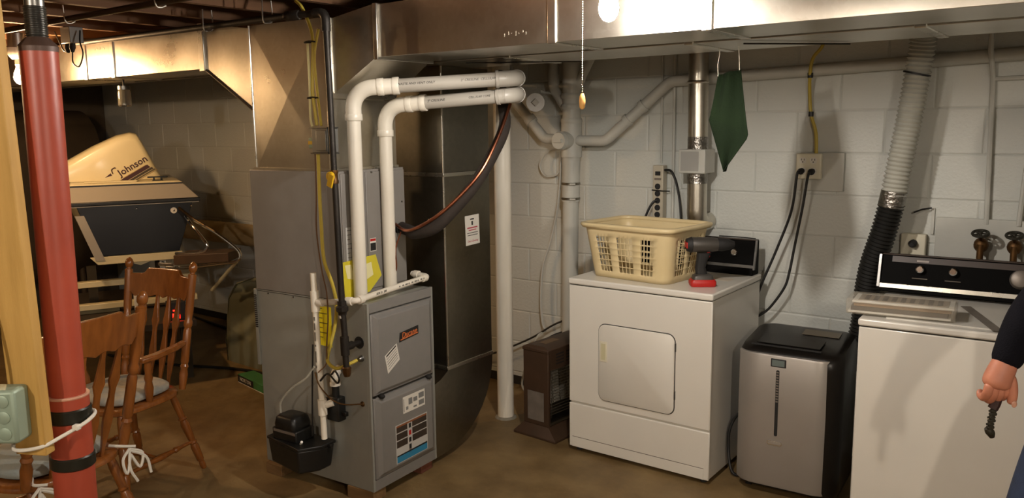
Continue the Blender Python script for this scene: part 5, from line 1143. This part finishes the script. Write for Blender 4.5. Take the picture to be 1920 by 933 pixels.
# stern rails and platform
sr = thing('boat_ladder', 'bent chrome boarding ladder rails with dark wooden step beside boat', 'ladder', (-4.9, 3.05, .8))
MB().tube([(-5.02, 3.02, 1.135), (-4.851, 3.03, 1.06), (-4.701, 3.076, .984), (-4.581, 3.136, .886), (-4.554, 3.146, .835), (-4.574, 3.125, .800), (-4.629, 3.083, .791), (-4.85, 2.95, .76), (-5.02, 2.90, .75)], .011, 10, 6).build('outer_rail', M_chrome, sr, world=True)
MB().tube([(-5.08, 3.10, 1.07), (-4.955, 3.06, 1.027), (-4.866, 3.08, .938), (-4.834, 3.09, .885), (-4.87, 3.07, .845), (-5.05, 2.99, .83)], .010, 10, 6).build('inner_rail', M_chrome, sr, world=True)
MB().hexa([(-4.98, 2.93, .765), (-4.63, 3.11, .795), (-4.72, 3.27, .80), (-5.08, 3.10, .77), (-4.98, 2.93, .83), (-4.63, 3.11, .855), (-4.72, 3.27, .86), (-5.08, 3.10, .835)]).build('wooden_step', mat('dark_teak', '#4a3420', .5, 0, '#3a2817', 8, .5), sr, world=True, bev=.004)
MB().cyl((-4.62, 3.16, .79), (-4.95, 3.18, .56), .012).build('brace', M_cream, sr, world=True)
MB().cyl((-5.02, 2.96, .76), (-5.14, 2.92, .76), .012).build('mount', M_chrome, sr, world=True)
tp_ = thing('folded_tarp', 'pale greenish tarp lump behind the oak captain chair', 'tarp', (-4.82, 3.52, 0))
MB().rings([[(x * k + .02 * math.sin(i * 3 + z * 9), y * k + .015 * math.cos(i * 2.3 + z * 7), z) for i, (x, y) in enumerate(rrect(.62, .36, .10, 5))] for k, z in ((1, 0), (1.02, .12), (.96, .30), (.9, .46), (.7, .56), (.3, .60))]).build('tarp', mat('olive_tarp', '#8d8c72', .85, 0, '#7a7a62', 5, .5, .2, 20), tp_, ang=80)
# charger with red display
ch = thing('battery_charger', 'small black charger with glowing red display near boat', 'charger', (-4.868, 2.855, .4305), R(60))
MB().bb((-.06, -.04, .0), (.06, .04, .12)).build('case', M_blackm, ch, bev=.005)
MB().bb((-.022, -.0415, .012), (.022, -.0395, .045)).build('red_display', M_led, ch)
for x, z in ((-.018, .062), (.004, .058), (-.004, .076)): MB().bb((x, -.0415, z), (x + .015, -.0395, z + .007)).build('red_display', M_led, ch)
# oil tank, insulated pipe, jar, carton, floor cords
ot = thing('oil_tank', 'dark rusty oil tank standing in the far corner', 'tank', (-7.42, 2.98, 0), R(0))
pts = []
for k in range(25):
    a = PI * k / 24; pts.append((.33 * math.cos(a), 1.50 + .33 * math.sin(a)))
for k in range(25):
    a = PI + PI * k / 24; pts.append((.33 * math.cos(a), .70 + .33 * math.sin(a)))
MB().rings([[(x * s_, y, 1.1 + (z - 1.1) * s_) for x, z in pts] for y, s_ in ((-.60, .93), (-.58, .99), (-.55, 1), (.58, 1), (.60, .97))]).build('shell', M_tank, ot, ang=40)
for x in (-.22, .22):
    for y in (-.4, .4): MB().cyl((x, y, 0), (x, y, .5), .022).build('leg', M_tank, ot)
MB().cyl((.05, .25, 1.82), (.05, .25, 2.18), .028).build('vent_riser', M_tank, ot)
ip = tag(MB().cyl((-6.85, 3.985, .80), (-4.6, 3.985, .80), .088, n=22).build('insulated_pipe', M_insul), 'thick tan insulated pipe running along the block wall behind boat', 'pipe')
jr = thing('hanging_jar', 'glass jar hung upside down below the left duct on a rod', 'jar', (-4.56, 2.46, 1.785))
MB().turned((0, 0, 0), (0, 0, .10), [(0, .030), (.08, .036), (.8, .036), (.92, .031), (1, .031)], 18).build('glass', M_glass, jr)
MB().cyl((0, 0, .095), (0, 0, .115), .034, n=18).build('lid', M_steel, jr)
MB().cyl((0, 0, .115), (0, 0, .1505), .006, n=8).build('rod', M_iron, jr)
cx_ = thing('paper_carton', 'small green and black carton lying on floor behind furnace', 'carton', (-4.36, 3.10, 0), R(-10))
MB().bb((-.20, -.055, 0), (.20, .055, .055)).build('box', M_green2, cx_, bev=.002)
MB().bb((-.201, -.0562, .004), (.02, -.0548, .051)).build('black_band', M_ink, cx_)
MB().bb((-.201, -.056, .0), (.20, -.0545, .004)).build('edge_line', M_plab, cx_)
text('lettering', 'NORTON', .036, M_plab, cx_, (-.09, -.0568, .028), (1, 0, 0), (0, 0, 1), .0003)
tag(MB().tube([(-7.0, 4.0, .012), (-6.5, 3.97, .012), (-5.98, 3.90, .012), (-5.5, 3.88, .012), (-5.0, 3.9, .012)], .011, 8, 6).build('extension_cord', M_cord), 'black cord lying on floor along foot of the block wall', 'cord')
tag(MB().tube([(-5.9, 2.9, .012), (-5.3, 3.02, .012), (-4.75, 3.24, .012), (-4.1, 3.32, .012), (-3.6, 3.6, .012)], .010, 8, 6).build('extension_cord', M_cord), 'black cord crossing open floor behind captain chair', 'cord')
tr_ = tag(MB().tube([(-3.72, 2.575, 1.9305), (-4.4, 2.58, 1.9305), (-5.0, 2.58, 1.9305), (-6.5, 2.58, 1.9305)], .005, 6).build('tension_rod', M_steel), 'thin steel rod strung below the left trunk', 'rod')

rb = thing('receptacle_box', 'small grey ceiling receptacle box with black plugs near left bulb', 'outlet box', (-4.42, 2.13, 2.10))
MB().bb((-.05, -.035, .0), (.05, .035, .083)).build('box', M_junction, rb, bev=.003)
for x in (-.03, .02): MB().turned((x, -.01, .002), (x, -.014, -.045), [(0, .014), (.5, .016), (1, .008)], 10).build('plug', M_blackm, rb)
MB().tube([(.02, -.014, -.045), (.03, -.02, -.10), (.09, -.02, -.12), (.14, -.02, -.06), (.12, -.02, .0), (.09, .0, .06)], .004, 6, 6).build('looped_wire', M_cord, rb)
MB().tube([(-.03, -.014, -.04), (-.06, -.02, -.03), (-.10, -.02, .02), (-.14, -.02, .07)], .004, 6, 6).build('plug_wire', M_cord, rb)

# ------------------------------------------------------------------ bulbs
def bulb(label, loc, strength, col, sock=True, chain=False):
    t = thing('light_bulb', label, 'light bulb', loc)
    em = mat('bulb_glow_' + str(int(strength)), '#fff4e0', .4, emit=col, estr=strength)
    MB().turned((0, 0, -.055), (0, 0, .05), [(0, .004), (.05, .016), (.2, .027), (.38, .030), (.58, .026), (.78, .016), (1, .013)], 16).build('globe', em, t)
    MB().cyl((0, 0, .05), (0, 0, .085), .018, n=16).build('socket', M_whitepl, t)
    MB().turned((0, 0, .08), (0, 0, .14), [(0, .03), (.4, .05), (1, .055)], 20).build('lampholder', M_whitepl, t)
    z = ZS - .187 - loc[2]
    if z > .14: MB().cyl((0, 0, .138), (0, 0, z), .045, n=16).build('mounting_box', M_steel, t)
    if chain: 
        cx, cy = -.062, -.046; z0, z1 = .085, -.262; n = 52
        m_ = MB()
        for k in range(n): m_.sphere((cx, cy, z0 + (z1 - z0) * k / (n - 1)), .0021, 6, 4)
        m_.build('pull_chain', M_chrome, t, ang=80)
        MB().tube([(-.02, -.015, .07), (cx, cy, .085)], .003, 6).build('chain_arm', M_brass, t)
        MB().turned((cx, cy, z1 - .045), (cx, cy, z1 + .002), [(0, .004), (.12, .008), (.5, .0095), (.8, .008), (1, .004)], 12).build('wooden_pull', M_pull, t)
    return t
bulb('bright bare pull-chain bulb hanging in front of the long trunk', (-1.237, 2.148, 2.004), BULB_MAIN, '#fff6ec', chain=True)
bulb('bare warm bulb glowing behind the wooden stud over boat corner', (-4.90, 2.06, 1.965), BULB_LEFT, '#ffcd94')
bulb('unseen bare bulb added behind the photographer as fill light', (-1.3, -1.0, 2.02), BULB_FILL, '#fff0de')  # added out of view to brighten the faces turned to the camera
bulb('bare warm bulb over open floor left of the photographer', (-5.6, .72, 2.0), BULB_SIDE, '#ffd097')
bulb('unseen bare bulb added right of the photographer as fill light', (.75, .1, 2.02), BULB_FILL, '#fff0de')  # added out of view to lift the back wall below the trunks

# ------------------------------------------------------------------ person at the right edge, facing the camera side
PO = V(.067, 2.531, 0); PR = R(36.7)
pe = thing('person', 'person in navy sweatshirt and blue jeans holding a dark chain', 'person', PO, PR)
def hp_(a, b, c): return V(-.36 + a, -.06 + b, 1.05 + c)      # offsets from the right wrist: across, away, up
# body: pelvis root, spine, head, right arm, left arm, legs (local x across, -y the way the person faces)
bv = [V(0, 0, .95), V(0, .01, 1.12), V(0, .01, 1.30), V(0, .01, 1.45), V(0, 0, 1.53), V(0, -.01, 1.60),
      V(-.15, .02, 1.43), V(-.185, .02, 1.39), V(-.20, .03, 1.31), hp_(.135, .03, .21), hp_(.030, .010, .085), hp_(.010, .004, .035), hp_(-.004, .002, .0), hp_(-.018, 0, -.032), hp_(-.021, 0, -.055),
      V(.17, .02, 1.43), V(.215, .02, 1.38), V(.25, .05, 1.15), V(.24, -.05, .92), V(.235, -.06, .86),
      V(-.13, 0, .88), V(-.245, -.01, .50), V(-.26, .02, .12), V(-.27, -.10, .05), V(.11, 0, .88), V(.13, -.01, .50), V(.13, .02, .12), V(.14, -.10, .05)]
be = [(0, 1), (1, 2), (2, 3), (3, 4), (4, 5), (3, 6), (6, 7), (7, 8), (8, 9), (9, 10), (10, 11), (11, 12), (12, 13), (13, 14), (3, 15), (15, 16), (16, 17), (17, 18), (18, 19), (0, 20), (20, 21), (21, 22), (22, 23), (0, 24), (24, 25), (25, 26), (26, 27)]
rad = [(.12, .09), (.115, .085), (.13, .09), (.10, .075), .055, .055, .065, .058, .046, .040, .032, .029, .032, .036, .033, .065, .058, .045, .030, .028, .075, .055, .040, .038, .075, .055, .040, .038]
mesh_obj('body', skin(bv, be, rad, 2), M_skin, pe)
hm = MB(); hc = V(0, -.02, 1.70)
hm.sphere(hc, .105, 20, 16, (.78, .92, 1.12)); hd3 = hm.build('head', M_skin, pe, ang=80)
MB().sphere(hc + V(0, .012, .028), .108, 18, 12, (.80, .92, 1.0)).build('hair', M_hair, hd3, ang=80)
MB().hexa([hc + V(-.012, -.085, -.03), hc + V(.012, -.085, -.03), hc + V(.009, -.118, -.028), hc + V(-.009, -.118, -.028), hc + V(-.006, -.09, .015), hc + V(.006, -.09, .015), hc + V(.004, -.098, .015), hc + V(-.004, -.098, .015)]).build('nose', M_skin, hd3, bev=.004)
for sx in (-1, 1):
    MB().sphere(hc + V(sx * .033, -.083, .012), .012, 10, 8).build('eye', M_plab, hd3)
    MB().sphere(hc + V(sx * .033, -.093, .012), .005, 8, 6).build('iris', M_hair, hd3)
    MB().sphere(hc + V(sx * .083, .005, -.005), .026, 10, 8, (.35, .7, 1.1)).build('ear', M_skin, hd3)
MB().tube([hc + V(-.025, -.082, -.062), hc + V(0, -.092, -.060), hc + V(.025, -.082, -.062)], .006, 8, 4).build('mouth', mat('lips', '#94503f', .5), hd3)
# sweatshirt and jeans as clothing over the body
sw_v = [V(0, 0, .82), bv[1], bv[2], bv[3], bv[4] + V(0, 0, .0), bv[6], bv[7], bv[8], bv[9], hp_(.055, .016, .118), hp_(.022, .008, .064), hp_(.014, .005, .046), hp_(-.003, .003, -.008), bv[15], bv[16], bv[17], bv[18]]
sw_e = [(0, 1), (1, 2), (2, 3), (3, 4), (3, 5), (5, 6), (6, 7), (7, 8), (8, 9), (9, 10), (10, 11), (11, 12), (3, 13), (13, 14), (14, 15), (15, 16)]
mesh_obj('sweatshirt', skin(sw_v, sw_e, [(.185, .14), (.172, .13), (.182, .13), (.155, .11), .068, .09, .075, .062, .058, .052, .042, .038, .040, .085, .075, .06, .045], 2), M_sweat, pe)
je_v = [V(0, 0, .93), bv[20], bv[21], bv[22] + V(0, 0, -.03), bv[24], bv[25], bv[26] + V(0, 0, -.03), V(0, 0, 1.06)]
mesh_obj('jeans', skin(je_v, [(0, 1), (1, 2), (2, 3), (0, 4), (4, 5), (5, 6), (0, 7)], [(.165, .125), .105, .078, .064, .10, .078, .064, (.155, .115)], 2), M_jean, pe)
for i in (23, 27):
    p = bv[i]; MB().rings([[(p.x + x, p.y + y, z) for x, y in rrect(w, d, .04, 4)] for w, d, z in ((.10, .27, .0), (.105, .28, .02), (.10, .26, .05), (.075, .15, .09))]).build('shoe', M_blackm, pe, ang=50)
# fingers of the right hand curled away from the camera, thumb hanging on the inner side
fing = [(-.043, .85), (-.029, .95), (-.014, .95), (.000, .85)]
for i, (a, s_) in enumerate(fing):
    k = hp_(a, -.004, -.058 - (.004 if i in (1, 2) else 0))
    ch_ = [k + V(.004, -.004, .022), k + V(0, -.004, -.004 * s_), k + V(.002, .012, -.026 * s_), k + V(.005, .036, -.026 * s_), k + V(.008, .042, -.008 * s_)]
    mesh_obj('finger', skin(ch_, [(0, 1), (1, 2), (2, 3), (3, 4)], [.0120, .0125, .0110, .0095, .0082], 2), M_skin, pe)
th_ = [hp_(.004, -.004, -.012), hp_(.013, -.010, -.036), hp_(.015, -.014, -.060), hp_(.014, -.014, -.080), hp_(.013, -.013, -.090)]
mesh_obj('thumb', skin(th_, [(0, 1), (1, 2), (2, 3), (3, 4)], [.017, .0150, .0130, .0120, .0095], 2), M_skin, pe)
MB().sphere(hp_(.014, -.025, -.085), .008, 10, 6, (.9, .35, 1.1)).build('thumb_nail', mat('nail', '#c08f78', .35), pe)
# left hand
lw = bv[19]; mesh_obj('left_hand', skin([lw + V(0, 0, .05), lw, lw + V(0, -.01, -.06)], [(0, 1), (1, 2)], [(.027, .022), (.036, .02), (.036, .018)], 2), M_skin, pe)
lh = pe.children[-1]
for i in range(4):
    k = lw + V(-.03 + .02 * i, -.01, -.06); mesh_obj('finger', skin([k + V(0, 0, .01), k + V(0, -.004, -.03), k + V(0, .006, -.055 - .004 * (i in (1, 2))), k + V(0, .02, -.07)], [(0, 1), (1, 2), (2, 3)], [.0105, .010, .009, .008], 2), M_skin, lh)
mesh_obj('thumb', skin([lw + V(-.03, -.01, -.01), lw + V(-.045, -.03, -.035), lw + V(-.045, -.04, -.065)], [(0, 1), (1, 2)], [.014, .012, .009], 2), M_skin, lh)
MB().bb((-.205, -.06, .885), (-.165, -.01, .945)).build('belt_tool', M_yel, pe, bev=.006)
# dark chain dangling from the right hand
cn = thing('chain_tool', 'dark greasy chain with curved end dangling from hand', 'chain', PO + Matrix.Rotation(PR, 3, 'Z') @ hp_(0, 0, -.18), PR)
q = hp_(-.012, .004, 0) - hp_(0, 0, -.18); X_ = V(1, 0, 0)
def Z_(z): return V(0, 0, z)
MB().tube([q + Z_(-.070), q + Z_(-.088) + X_ * -.001, q + Z_(-.106) + X_ * -.008], .0125, 10, 4).build('grip_roll', mat('dark_red_grip', '#2a0f0c', .6), cn)
for k in range(6):
    c = q + Z_(-.110 - k * .0085) + X_ * (-.010 - .001 * k + .002 * (k % 2)) - V(0, .004, 0)
    MB().box(c, (.016 if k % 2 else .011, .009, .0095), (0, R(12 * (-1) ** k), 0)).build('link', M_handw, cn, bev=.002)
    MB().cyl(c - X_ * .009, c + X_ * .009, .003, n=8).build('link_pin', M_handw, cn)
MB().tube([q + Z_(-.156) + X_ * -.020, q + Z_(-.162) + X_ * -.014, q + Z_(-.170) + X_ * -.008, q + Z_(-.180) + X_ * -.004], lambda t: .006 + .0045 * math.sin(t * PI), 10, 4).build('curved_end', M_handw, cn)
